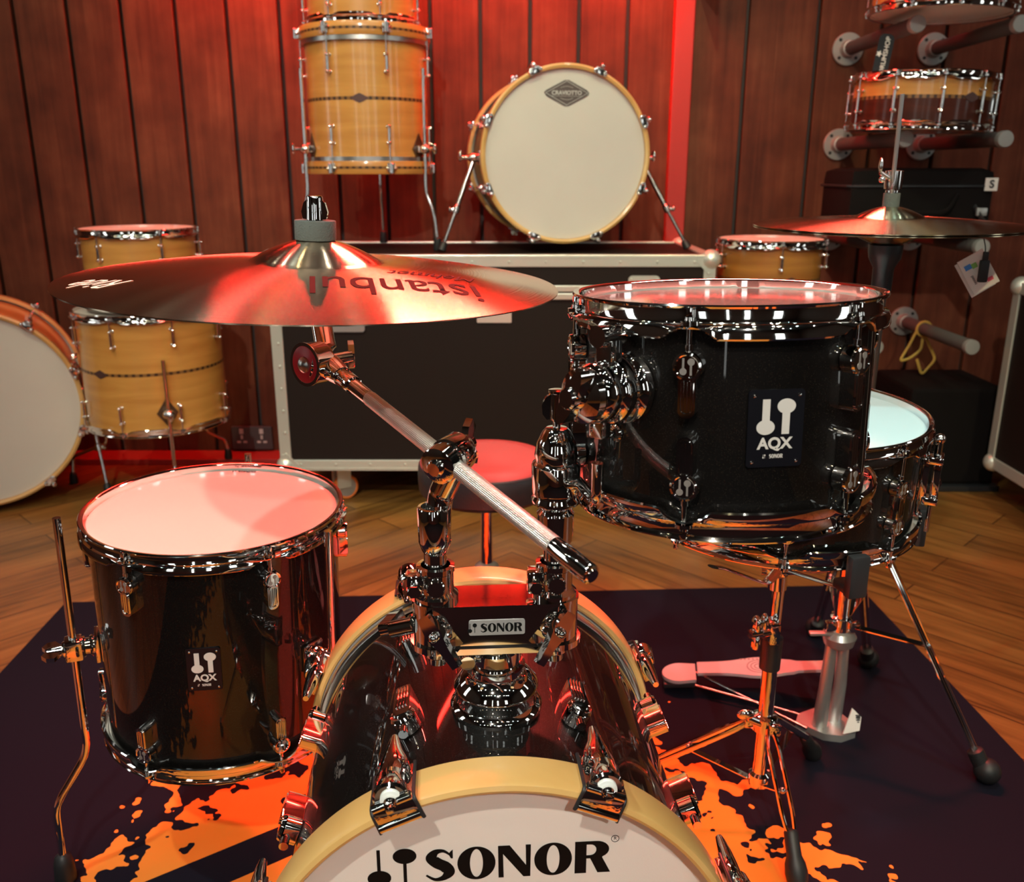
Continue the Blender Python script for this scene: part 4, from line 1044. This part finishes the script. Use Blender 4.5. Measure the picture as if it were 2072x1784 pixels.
MB().box((.002, -.009, -.044), (.014, .008, .034), bev=.003).box((.002, -.009, -.022), (.007, .006, .014), bev=.001).build('drum_key', RUBBER, tg)

# ------------------------------------------------------------------ drum throne
th = thing('drum_throne', 'round padded drum throne with top coloured as red-lit and black side', 'stool', T(*[P(985, 1135, 1.86).x, 1.86, .006]))
zt = .405
MB().lathe([(0, zt - .002), (.10, zt), (.130, zt - .003), (.143, zt - .014)], 72, cap=False).build('seat_top', VINYLREDLIT, th)
MB().lathe([(.143, zt - .014), (.147, zt - .022), (.148, zt - .050), (.146, zt - .072), (.135, zt - .082), (0, zt - .084)], 72, cap=False).build('seat', VINYL, th)
MB().lathe([(.1435, zt - .0135), (.1460, zt - .0165), (.1435, zt - .0195)], 72).build('piping', VINYL, th)
b = MB().lathe([(0, zt - .083), (.03, zt - .083), (.026, zt - .10), (.0135, zt - .11), (.0135, .14), (0, .14)], 28); b.box((-.05, 0, zt - .092), (.07, .03, .012), bev=.004); b.build('pole', CHROME, th)
MB().lathe([(.0135, .115), (.026, .118), (.027, .145), (.022, .150), (.0135, .152)], 28).build('collar', CASTALU, th)
for a in (30, 150, 270):
    d = V((cos(R_(a)), sin(R_(a)), 0)); p = d * .022 + V((0, 0, .13)); q = d * .19 + V((0, 0, .03))
    m = MB().tube([p, q], .006, 10, flat=.5); lg = m.build('leg', CHROME, th)
    MB().lathe([(.008, 0), (.012, .003), (.013, .03), (.0, .036)], 16, frame(q - (q - p).normalized() * .01, q + V((0, 0, -1)) * .03 + d * .02)).build('rubber_foot', RUBBER, lg)

# ------------------------------------------------------------------ flight cases
def strip_box(mb, p0, p1, w_, t_):
    mb.box(((p0[0] + p1[0]) / 2, (p0[1] + p1[1]) / 2, (p0[2] + p1[2]) / 2), (abs(p1[0] - p0[0]) + w_, abs(p1[1] - p0[1]) + t_, abs(p1[2] - p0[2]) + w_), bev=.0015)
def flight_case(name, label, M, sx, sy, sz, z0, split=None, face='front'):
    r = thing(name, label, 'flight case', M)
    MB().box((0, 0, z0 + sz / 2), (sx - .006, sy - .006, sz - .006), bev=.002).build('body', LAMINATE, r, smooth=False)
    b = MB(); X, Y, Z0, Z1 = sx / 2, sy / 2, z0, z0 + sz; w_ = .034
    for x in (-X, X):
        for y in (-Y, Y): b.box((x - math.copysign(w_ / 2 - .002, x), y - math.copysign(w_ / 2 - .002, y), (Z0 + Z1) / 2), (w_, w_, sz - .01), bev=.002)
        for z in (Z0, Z1): b.box((x - math.copysign(w_ / 2 - .002, x), 0, z + (w_ / 2 - .002) * (1 if z == Z0 else -1)), (w_, sy - .01, w_), bev=.002)
    for y in (-Y, Y):
        for z in (Z0, Z1):
            b.box((0, y - math.copysign(w_ / 2 - .002, y), z + (w_ / 2 - .002) * (1 if z == Z0 else -1)), (sx - .01, w_, w_), bev=.002)
            if split: b.box((0, y + math.copysign(.001, y), z + .006 * (1 if z == Z0 else -1)), (sx - .02, .004, .002))
    if split:
        for y in (-Y, Y): b.box((0, y - math.copysign(.0045, y), split + .010), (sx - .01, .018, .018), bev=.002); b.box((0, y - math.copysign(.0035, y), split - .012), (sx - .01, .018, .018), bev=.002)
    b.build('edge_extrusion', ALU, r, smooth=False)
    rv = MB(); 
    for x in (-X, X):
        k = 9
        for i in range(k):
            z = Z0 + .05 + (sz - .1) * i / (k - 1)
            for y in (-Y, Y): rv.ball((x - math.copysign(.018, x), y + math.copysign(.003, y), z), .0045, (1, .5, 1), n=8)
            rv.ball((x + math.copysign(.003, x), -Y + .018, z), .0045, (.5, 1, 1), n=8)
    for i in range(12):
        x = -X + .06 + (sx - .12) * i / 11
        for z in (Z0 + .018, Z1 - .018): rv.ball((x, -Y - .003, z), .004, (1, .5, 1), n=8)
    tag(rv.build('rivets', ALU, r), kind='stuff')
    for x in (-X, X):
        for y in (-Y, Y):
            for z in (Z0, Z1):
                c = MB(); s = (math.copysign(1, x), math.copysign(1, y), 1 if z == Z1 else -1)
                c.ball((x - s[0] * .012, y - s[1] * .012, z - s[2] * .012), .029, n=18)
                c.ext([[(0, 0), (.050, 0), (.050, .018), (.018, .050), (0, .050)]], .003, T(x - s[0] * .004, y + s[1] * .004 + (.0 if s[1] < 0 else -.003), z) @ Mx(((-s[0], 0, 0, 0), (0, 0, 1, 0), (0, -s[2], 0, 0), (0, 0, 0, 1))))
                c.build('corner_ball', ALU, r)
    for x in (-X + .16, X - .16):
        for y in (-Y + .1, Y - .1):
            c = MB().box((0, 0, -.008), (.085, .085, .006)).box((-.0, .020, -.05), (.045, .004, .075)).box((0, -.020, -.05), (.045, .004, .075)).lathe([(.034, -.012), (.038, -.016), (.030, -.026)], 24)
            co_ = c.build('caster', ALU, r, M=T(x, y, z0) @ RZ(R_(35)))
            MB().lathe([(.0, -.013), (.030, -.013), (.030, .013), (0, .013)], 28, T(.012, 0, -(z0 - .041)) @ RX(PI / 2)).build('hub', CASTALU, co_)
            MB().lathe([(.030, -.012), (.036, -.014), (.0405, -.009), (.0405, .009), (.036, .014), (.030, .012)], 32, T(.012, 0, -(z0 - .041)) @ RX(PI / 2), closed=True).build('tyre', ORANGE, co_)
    return r
CX0, CX1 = -.699, .578
fc_ = flight_case('flight_case', 'long black flight case with aluminium edges standing against the plank wall', T((CX0 + CX1) / 2, 2.86, 0), CX1 - CX0, .53, .640, .131, split=.668)
def latch(r, M):
    l = MB().ext([rrect(-.045, -.032, .045, .032, .012), rrect(-.028, -.024, .028, .016, .006)[::-1]], .006).build('latch', ALU, r, M=M)
    MB().box((0, -.006, .001), (.055, .038, .002)).build('latch_dish', PLASTIC, l, smooth=False)
    MB().box((0, -.004, .006), (.022, .016, .006), bev=.002).tube([(-.02, .004, .006), (.02, .004, .006)], .003, 8).build('latch_wing', ALU, l)
    for sx in (-1, 1):
        for y in (-.02, .022): MB().ball((sx * .037, y, .007), .003, n=8).build('rivet', ALU, l)
for u in (1303, 690):
    p = P(u, 566, 2.597); latch(fc_, fc_.matrix_world.inverted() @ T(p.x, 2.596, .683) @ RX(PI / 2))
for u in (1000,):
    p = P(u, 640, 2.597); MB().ext([rrect(-.05, -.018, .05, .018, .003)], .003, fc_.matrix_world.inverted() @ T(p.x, 2.597, p.z) @ RX(PI / 2)).build('maker_plate', ALU, fc_)
p = P(693, 664, 2.597); MB().ext([rrect(-.065, -.010, .065, .028, .008)], .006, fc_.matrix_world.inverted() @ T(p.x, 2.597, p.z) @ RX(PI / 2)).build('handle_plate', CASTALU, fc_)
flight_case('flight_case', 'black flight case with pinkish metal edges at the right edge of the photo', T(1.77, 2.29, 0), .60, .72, .56, .131)

# wall socket
SOCK = simple('grey_socket_plate', (.07, .062, .065), .4)
so = thing('wall_socket', 'grey double wall socket low on the plank wall left of the flight case', 'socket', T(*P(512, 884, YB - .004)))
MB().box((0, -.006, 0), (.146, .016, .086), bev=.003).build('face_plate', SOCK, so, smooth=False)
for x in (-.036, .036):
    m = MB(); m.box((x - .0, -.0150, .004), (.007, .004, .014)); m.box((x - .011, -.0150, -.014), (.013, .004, .007)); m.box((x + .011, -.0150, -.014), (.013, .004, .007)); m.box((x, -.0150, .026), (.014, .005, .018))
    m.build('outlet', WHITEP, so, smooth=False)

# ------------------------------------------------------------------ background drums
def bg_drum(root, R, L, lug_as, shell, hoop='flange', nh=HEADW, inlay=None, lugh=.045, both=True, diam=None, half=None, seg=(.055,), bead=None):
    rs = R - .010 if hoop == 'flange' else R - .013
    if half:
        zc = L * half
        MB().lathe([(rs, zc), (rs, L - .01), (rs - .006, L - .01), (rs - .006, zc)], 80, closed=True).build('shell', shell, root)
        MB().lathe([(rs, .01), (rs, zc), (rs - .006, zc), (rs - .006, .01)], 80, closed=True).build('lower_shell', DARKWOOD, root)
    else:
        MB().lathe([(rs, .01), (rs, L - .01), (rs - .006, L - .01), (rs - .006, .01)], 80, closed=True).build('shell', shell, root)
    angs = [ang(a) for a in lug_as]
    if hoop == 'flange':
        for s in (1, -1):
            hoop_mesh(R, angs if s > 0 else [-q for q in angs], .025, n=72).build('hoop', CHROME, root, M=T(0, 0, L) if s > 0 else RX(PI))
    else:
        for z in (0, L - .036):
            MB().lathe([(R - .010, z), (R - .001, z), (R, z + .002), (R, z + .034), (R - .001, z + .036), (R - .010, z + .036)], 96, closed=True).build('hoop', MAPLE, root)
            m = MB(); n = 90
            m.lathe([(R + .0003, z + .0145), (R + .0004, z + .0215)], 96, cap=False)
            tag(m.build('hoop_inlay', INLAYD, root))
            m = MB().lathe([(rs + .002, z + (.036 if z == 0 else -.012)), (rs + .010, z + (.036 if z == 0 else -.012)), (rs + .010, z + (.048 if z == 0 else 0)), (rs + .002, z + (.048 if z == 0 else 0))], 80, closed=True)
            m.build('counter_hoop', STEEL, root)
    MB().lathe([(0, L - .008), (R - .008, L - .009)], 64, cap=False).build('batter_head', nh, root)
    MB().lathe([(0, .008), (R - .008, .009)], 64, cap=False).build('resonant_head', nh, root)
    key = ('lug', 'tube', lugh); me = mesh_once(key, lambda: tube_lug(lugh), DCHROME)
    off = .045 if hoop == 'flange' else .085
    rd = mesh_once(('tension_rod', 'b', off), lambda: rod_mesh(off - .014, .0022, hoop == 'flange'), DCHROME)
    if hoop != 'flange': ck = mesh_once(('claw', 'b'), lambda: MB().box((.003, 0, -.018), (.006, .022, .026), bev=.002).cone((.010, 0, -.030), (.010, 0, -.002), .007, n=14, bev=.001).ball((.006, .012, -.016), .005, n=8).ball((.006, -.012, -.016), .005, n=8), DCHROME)
    for a in angs:
        if both:
            for z, fl in ((L - off, False), (off, True)):
                link(me, 'lug', root, place_round(a, rs, z, fl))
                link(rd, 'tension_rod', root, RZ(a) @ T(rs + .012, 0, z) @ (RX(PI) if fl else Mx()))
                if hoop != 'flange': link(ck, 'claw', root, place_round(a, R, L if not fl else 0, fl))
        else:
            link(me, 'lug', root, place_round(a, rs, L / 2 + lugh / 2))
            for fl in (False, True):
                link(mesh_once(('tension_rod', 'c', L), lambda: rod_mesh(L / 2 - lugh / 2 - .014, .0022), DCHROME), 'tension_rod', root, RZ(a) @ T(rs + .012, 0, L / 2 + (lugh / 2 if not fl else -lugh / 2)) @ (RX(PI) if fl else Mx()))
    if inlay is not None:
        MB().lathe([(rs + .0003, inlay - .0045), (rs + .0004, inlay + .0045)], 96, cap=False).build('inlay', INLAYD, root)
    if diam is not None:
        A = on_shell(diam, rs, inlay if inlay is not None else L / 2)
        MB().ext([[(-.026, 0), (-.012, .008), (0, .013), (.012, .008), (.026, 0), (.012, -.008), (0, -.013), (-.012, -.008)]], .0016, A @ T(0, 0, -.0004)).build('badge', simple('brown_badge', (.10, .05, .045), .3, .3), root)
def inlay_mat():
    m, nt, b, N, L = new_mat('dashed_inlay')
    t = N('ShaderNodeTexCoord'); s = N('ShaderNodeSeparateXYZ'); L(t.outputs['Object'], s.inputs[0])
    a = math_(N, L, 'ARCTAN2', s.outputs[1], s.outputs[0]); f = math_(N, L, 'FRACT', math_(N, L, 'MULTIPLY', a, 10.0)); g_ = math_(N, L, 'GREATER_THAN', f, 0.45)
    c = ramp(N, L, g_, [(0, (0.045, 0.018, 0.008)), (1, (0.22, 0.10, 0.03))]); L(c, b.inputs['Base Color']); b.inputs['Roughness'].default_value = .4
    return m
INLAYD = inlay_mat()
def bg_legs(root, rs, legs, zb, ztop, out=.03):
    "three chrome legs on clamps; legs = list of (angle, radius at foot, floor z below the drum)"
    for a, rf, fz in legs:
        A = RZ(ang(a)); rl = rs + .022
        lg = MB().tube(bezier([(rl, 0, ztop), (rl, 0, zb), (max(rf - .01, rl + .001), 0, zb - .06), (rf, 0, fz + .03)], 5, .02), .0055, 10, A).build('leg', DCHROME, root)
        MB().lathe([(0, 0), (.012, 0), (.014, .006), (.011, .035), (.006, .040)], 16, A @ T(rf, 0, fz)).build('rubber_foot', RUBBER, lg)
        b = MB().box((rs + .008, 0, .07), (.020, .030, .020), A, bev=.004).ball((rl, 0, .07), .018, (1, 1, .8), A, n=14).cone((rl, 0, .07), (rl + .035, 0, .07), .005, n=10, M=A).ball((rl + .036, 0, .07), .009, (.6, 1, 1.8), A, n=10)
        b.build('leg_clamp', DCHROME, root)
        MB().ext([[(-.030, 0), (0, .045), (.030, 0), (0, -.045)]], .003, on_shell(a, rs - .001, .07)).build('bracket_plate', INLAY, root)

# left stack by the wall
f16 = vroot('floor_tom', 'amber maple floor tom on chrome legs, at the left below the smaller maple tom', 'drum', (-1.10, 2.72, .612), (0, 0, 1), .357)
bg_drum(f16, .2135, .357, (-52, -7.5, 37.5, 82.5, 127.5, 172.5, 217, 262), MAPLE, inlay=.185, diam=-24)
for a, rf in ((-70.5, .39), (28, .39), (160, .39)): pass
bg_legs(f16, .2035, [(-109, .385, -.255), (28, .36, -.255), (164, .34, -.232)], -.10, .230)
t13 = vroot('tom_drum', 'amber maple tom with a red-lit head, stacked on the left maple floor tom', 'drum', (-1.104, 2.72, .843), (0, 0, 1), .229)
bg_drum(t13, .1675, .229, (-78, -18, 42, 102, 162, 222), MAPLE, inlay=.10, diam=-60, lugh=.038)

# stack on the case
f14 = vroot('floor_tom', 'tall maple floor tom with wooden hoops standing on the flight case', 'drum', (-.431, 2.87, 1.396), (0, 0, 1), .404)
bg_drum(f14, .1895, .404, (-78, -26, 26, 78, 130, 182, 234), MAPLE, hoop='wood', inlay=.205, diam=1, lugh=.045)
bg_legs(f14, .1765, [(-62, .222, -.221), (62, .235, -.221), (180, .222, -.221)], -.05, .29)
t12 = vroot('tom_drum', 'maple tom stacked on the tall maple floor tom, its top cut off by the frame', 'drum', (-.435, 2.87, 1.396 + .25), (0, 0, 1), .25)
bg_drum(t12, .1675, .25, (-75, -25, 25, 75, 125, 180, 235), MAPLE, inlay=.125, diam=0)

def bg_bass(root, R, D, nclaw, off, headm, logo=False, shell=MAPLE, hoopm=MAPLEH):
    "local x right, y up, z front; origin at the front hoop's face centre"
    rs = R - .018
    MB().lathe([(rs, -D + .02), (rs, -.02), (rs - .007, -.02), (rs - .007, -D + .02)], 96, closed=True).build('shell', shell, root)
    for z0, s in ((0, -1), (-D, 1)):
        MB().lathe([(R, z0 + .003 * s), (R, z0 + .036 * s), (R - .011, z0 + .036 * s), (R - .013, z0 + .003 * s), (R - .006, z0)], 96, closed=True).build('hoop', hoopm, root)
    MB().lathe([(0, -.012), (R - .013, -.014)], 96, cap=False).build('front_head', headm, root)
    MB().lathe([(0, -D + .012), (R - .013, -D + .014)], 96, cap=False).build('batter_head', headm, root)
    me = mesh_once(('lug', 'tube', .06), lambda: tube_lug(.06), DCHROME)
    ck = mesh_once(('claw', 'bb'), lambda: MB().box((.003, 0, -.020), (.006, .026, .040), bev=.002).box((-.004, 0, .001), (.018, .030, .006), bev=.002).cone((.011, 0, -.034), (.011, 0, .006), .0075, n=14, bev=.001).ball((-.005, .015, .003), .007, n=8).ball((-.005, -.015, .003), .007, n=8).cone((.011, 0, -.034), (.011, 0, -.10), .0025, n=8).ball((.011, 0, .009), .006, n=8), DCHROME)
    for i in range(nclaw):
        a = R_(off + 360 * i / nclaw)
        link(ck, 'claw', root, RZ(a) @ T(R, 0, 0)); link(ck, 'claw', root, RZ(a) @ T(R, 0, -D) @ RX(PI))
        link(me, 'lug', root, RZ(a) @ T(rs, 0, -.10)); link(me, 'lug', root, RZ(a) @ T(rs, 0, -D + .10) @ RX(PI))
def bass_root(label, c, yw):
    cy, sy = cos(yw), sin(yw)
    return thing('bass_drum', label, 'drum', Mx(((cy, 0, sy, c[0]), (sy, 0, -cy, c[1]), (0, 1, 0, c[2]), (0, 0, 0, 1))))
def spur(root, p0, p1, joint=.55):
    p0, p1 = V(p0), V(p1)
    b = MB().ball(tuple(p0), .018, (1.3, .8, 1), n=14).cone(p0, p0 + V((math.copysign(.04, p0.x), 0, 0)), .006, n=10).ball(tuple(p0 + V((math.copysign(.042, p0.x), .006, 0))), .012, (.6, 1.5, .8), n=10).box(tuple(p0 - V((math.copysign(.020, p0.x), 0, 0))), (.02, .04, .05), bev=.004)
    bo = b.build('spur_bracket', DCHROME, root); m = lerp(p0, p1, joint)
    MB().tube([p0, m], .0075, 12).tube([m, lerp(p0, p1, .93)], .0052, 12).lathe([(.0075, -.012), (.011, -.008), (.011, .01), (.0075, .012)], 16, frame(m, p1)).build('spur', DCHROME, bo)
    MB().ball(tuple(m + V((math.copysign(.018, p0.x), 0, .004))), .012, (.5, .8, 1.1), n=12).cone(m, m + V((math.copysign(.014, p0.x), 0, .003)), .005, n=8).build('wing_screw', DCHROME, bo)
    MB().lathe([(.007, 0), (.011, .006), (.013, .026), (0, .030)], 16, frame(lerp(p0, p1, .90), p1)).build('rubber_foot', RUBBER, bo)
bc = bass_root('small bass drum with a white head and diamond badge on the flight case', (.156, 2.70, 1.043), R_(8.5))
bg_bass(bc, .2465, .40, 8, 22.5, HEADW, shell=DARKWOOD, hoopm=MAPLEB)
Bi = bc.matrix_world.inverted()
zf = .772
for sx, foot_ in ((-1, V((P(893, 508, 2.73).x, 2.73, zf))), (1, V((P(1393, 505, 2.80).x, 2.80, zf)))):
    spur(bc, (sx * .252, -.005, -.12), Bi @ foot_)
MB().ext([[(-.065, .002), (-.058, .008), (-.006, .034), (.006, .034), (.058, .008), (.065, 0), (.058, -.008), (.006, -.034), (-.006, -.034), (-.058, -.008)]], .0006, T(0, .168, -.0115)).build('head_badge', simple('grey_brown_print', (.10, .075, .07), .5), bc)
b = MB().ext([[(-.062, 0), (0, .0325), (.062, 0), (0, -.0325)], [(-.0595, 0), (0, .031), (.0595, 0), (0, -.031)][::-1]], .0003, T(0, .168, -.0108))
for q in (-1, 1): b.tube([(x * .018, q * (.0135 + .004 * (1 - x * x)), 0) for x in [i / 6 - 1 for i in range(13)]], .0005, 5, T(0, .168, -.0108))
b.tube([(-.045, -.0085, 0), (.045, -.0085, 0)], .0004, 5, T(0, .168, -.0108))
b.build('badge_lines', SILVERINK, bc)
text('badge_lettering', 'CRAVIOTTO', .0152, SILVERINK, bc, T(0, .168, -.0107), off=.0004)
b22 = bass_root('big bass drum with maple hoop and white head, cut by the left edge', (-1.585, 2.56, .323), R_(24))
bg_bass(b22, .299, .42, 10, 18, HEADW)
Bi2 = b22.matrix_world.inverted(); fp = P(219, 988, 2.72)
spur(b22, (.303, .01, -.12), Bi2 @ V((fp.x, 2.72, .010)))
spur(b22, (-.303, .01, -.12), (-.42, -.318, -.2))
MB().box((0, -.306, -.12), (.12, .026, .06), bev=.004).build('rest_block', RUBBER, b22)

# right of the case: a tom on a second floor tom
t12b = vroot('tom_drum', 'amber maple tom with a chrome hoop, behind the rack tom right of the case', 'drum', (P(1560, 482, 2.72).x, 2.72, .812), (0, 0, 1), .205)
bg_drum(t12b, .158, .205, (-72, -3, 67, 120, 180, 240), maple('dark_amber_maple', (0.40, 0.17, 0.03), (0.26, 0.09, 0.015)), inlay=.092, diam=10, lugh=.034)
f14b = vroot('floor_tom', 'dark stained floor tom hidden behind the rack tom, below a maple tom', 'drum', (t12b.location.x, 2.72, .606), (0, 0, 1), .356)
bg_drum(f14b, .1875, .356, (-75, -25, 25, 75, 125, 180, 235), DARKWOOD, inlay=.18)
bg_legs(f14b, .1775, [(-62, .25, -.25), (62, .25, -.25), (180, .25, -.25)], -.10, .230)

# ------------------------------------------------------------------ pipe brackets on the wall
PG = 'wall pipe brackets'
def pipe(x, z, L_, label, n=0):
    r = thing('pipe_bracket', label, 'shelf bracket', T(x, YB - .001, z) @ RX(PI / 2), PG)   # local z = towards the room
    MB().lathe([(0, 0), (.049, 0), (.050, .002), (.050, .007), (.048, .009), (.028, .010), (.026, .022), (.0245, .034), (.021, .036), (.019, .036)], 40).build('flange', IRON, r)
    for k in range(4):
        MB().lathe([(.0055, .0085), (.0055, .0098), (0, .0098)], 12, RZ(R_(45 + 90 * k)) @ T(.038, 0, 0)).build('screw', RUBBER, r)
    MB().cone((0, 0, .03), (0, 0, L_ - .01), .0205, n=32).build('foam_sleeve', FOAM, r)
    MB().lathe([(.0205, L_ - .022), (.0225, L_ - .020), (.0228, L_ - .003), (.021, L_), (0, L_ + .001)], 32).build('end_cap', IRON, r)
for z, L_, a, b in ((1.377, .53, 'under the upper wooden snare', 'top'), (1.085, .54, 'under the two-tone snare', 'second'), (.790, .50, 'under the black soft case', 'third'), (.497, .50, '', 'low')):
    if z < .6:
        pipe(1.085, z, L_, 'lowest left pipe bracket, only its round end showing right of the rack tom')
        pipe(1.372, z, L_, 'lowest right pipe bracket, standing bare with a yellow strap below')
    else:
        pipe(1.083, z, L_, 'left one of the two pipe brackets ' + a); pipe(1.358, z, L_, 'right one of the two pipe brackets ' + a)
sA = vroot('snare_drum', 'upper wooden snare on the wall brackets, cut by the top edge', 'drum', (P(1897, 40, 2.70).x, 2.68, 1.405 + .165), (.02, -.01, 1), .165)
bg_drum(sA, .187, .165, [-81 + 36 * i for i in range(10)], MAPLE, both=False, lugh=.05, inlay=.06)
sB = vroot('snare_drum', 'two-tone wooden snare, maple above dark stain, on the wall brackets', 'drum', (1.150, 2.70, 1.107 + .150), (.02, -.01, 1), .150)
bg_drum(sB, .190, .150, [-79 + 36 * i for i in range(10)], MAPLE, both=False, lugh=.055, half=.53, inlay=.083, diam=20)
b = MB(); A = RZ(ang(82)) @ T(.180, 0, .07)
b.box((.010, 0, 0), (.014, .024, .07), A, bev=.003).ball((.018, 0, .036), .008, M=A, n=10).ball((.022, .01, -.02), .009, M=A, n=10).build('strainer', DCHROME, sB)
# soft case on the third pair
bx = MB().box((0, -.05, .10), (.42, .26, .19), bev=.035)
sc2 = thing('soft_drum_case', 'black padded drum case with a white label, on the third pair of brackets', 'bag', T(1.175, 2.85, .814))
bx.build('body', FABRIC, sc2)
m = MB().tube([V((x * .212, -.05 + y * .132, .145)) for x, y in ((-.86, -1), (.86, -1), (1, -.86), (1, .86), (.86, 1), (-.86, 1), (-1, .86), (-1, -.86))], .004, 6, closed=True).build('zip', PLASTIC, sc2)
MB().box((.190, -.184, .150), (.036, .004, .036), bev=.001).build('label', CARD, sc2, smooth=False)
text('label_mark', 'S', .030, PLASTIC, sc2, T(.190, -.1875, .150) @ RX(PI / 2), off=.001)
MB().tube(bezier([(.15, -.183, .09), (.16, -.210, .06), (.19, -.205, .03), (.20, -.178, .03)], 5, .02), .008, 8, flat=.3).build('strap', PLASTIC, sc2)
MB().box((.165, -.200, .075), (.030, .010, .022), RZ(0), bev=.003).build('buckle', CASTALU, sc2)
MB().tube(bezier([(-.1, -.180, .12), (-.06, -.212, .07), (.06, -.212, .07), (.1, -.180, .12)], 5, .03), .010, 10, flat=.5).build('handle', FABRIC, sc2)

# hanging shop tag between the brackets
hx_ = P(1778, 150, 2.66).x
st_ = thing('standing_label', 'small black rounded label with white vertical lettering, standing on the two-tone snare', 'tag', T(hx_, 2.66, 1.2500) @ RY(R_(7)))
MB().ext([rrect(-.021, 0, .021, .108, .016)], .002, RX(PI / 2)).build('card', PLASTIC, st_)
text('lettering', 'DRUMSHOP', .0175, CARD, st_, T(.004, -.0030, .054) @ RX(PI / 2) @ RZ(PI / 2), off=.0003)
MB().ext([[(.009 * (1 if i % 2 == 0 else .5) * cos(R_(36 * i)), .009 * (1 if i % 2 == 0 else .5) * sin(R_(36 * i))) for i in range(10)]], .001, T(-.013, -.0022, .056) @ RX(PI / 2)).build('leaf_mark', CARD, st_)
# yellow strap on the low bracket
p = P(1838, 672, 3.0)
ys = thing('yellow_strap', 'thin yellow strap looped round the lowest right pipe bracket', 'strap', T(1.372, 2.98, .497))
MB().tube(bezier([(-.012, 0, .022), (-.040, 0, -.05), (-.068, 0, -.11), (-.034, 0, -.10), (.0, 0, -.07), (.0, 0, -.02)], 5, .015), .0045, 8, flat=.4).tube(bezier([(0, -.012, -.02), (.048, -.01, -.10), (.008, -.01, -.155), (-.015, -.01, -.10)], 5, .015), .0045, 8, flat=.4).tube([(.024 * cos(R_(q)), .0, .024 * sin(R_(q))) for q in range(-90, 271, 20)], .0045, 8).build('loop', YELLOW, ys)
# dark speaker box on the floor behind
sp = thing('black_cabinet', 'dark cabinet standing on the floor below the lowest pipe brackets', 'cabinet', T(1.42, 2.93, 0))
MB().box((0, 0, .18), (.30, .30, .32), bev=.012).build('body', FABRIC, sp, smooth=False)
MB().box((0, 0, .010), (.33, .34, .020), bev=.004).build('plinth', PLASTIC, sp, smooth=False)

bpy.context.view_layer.update()
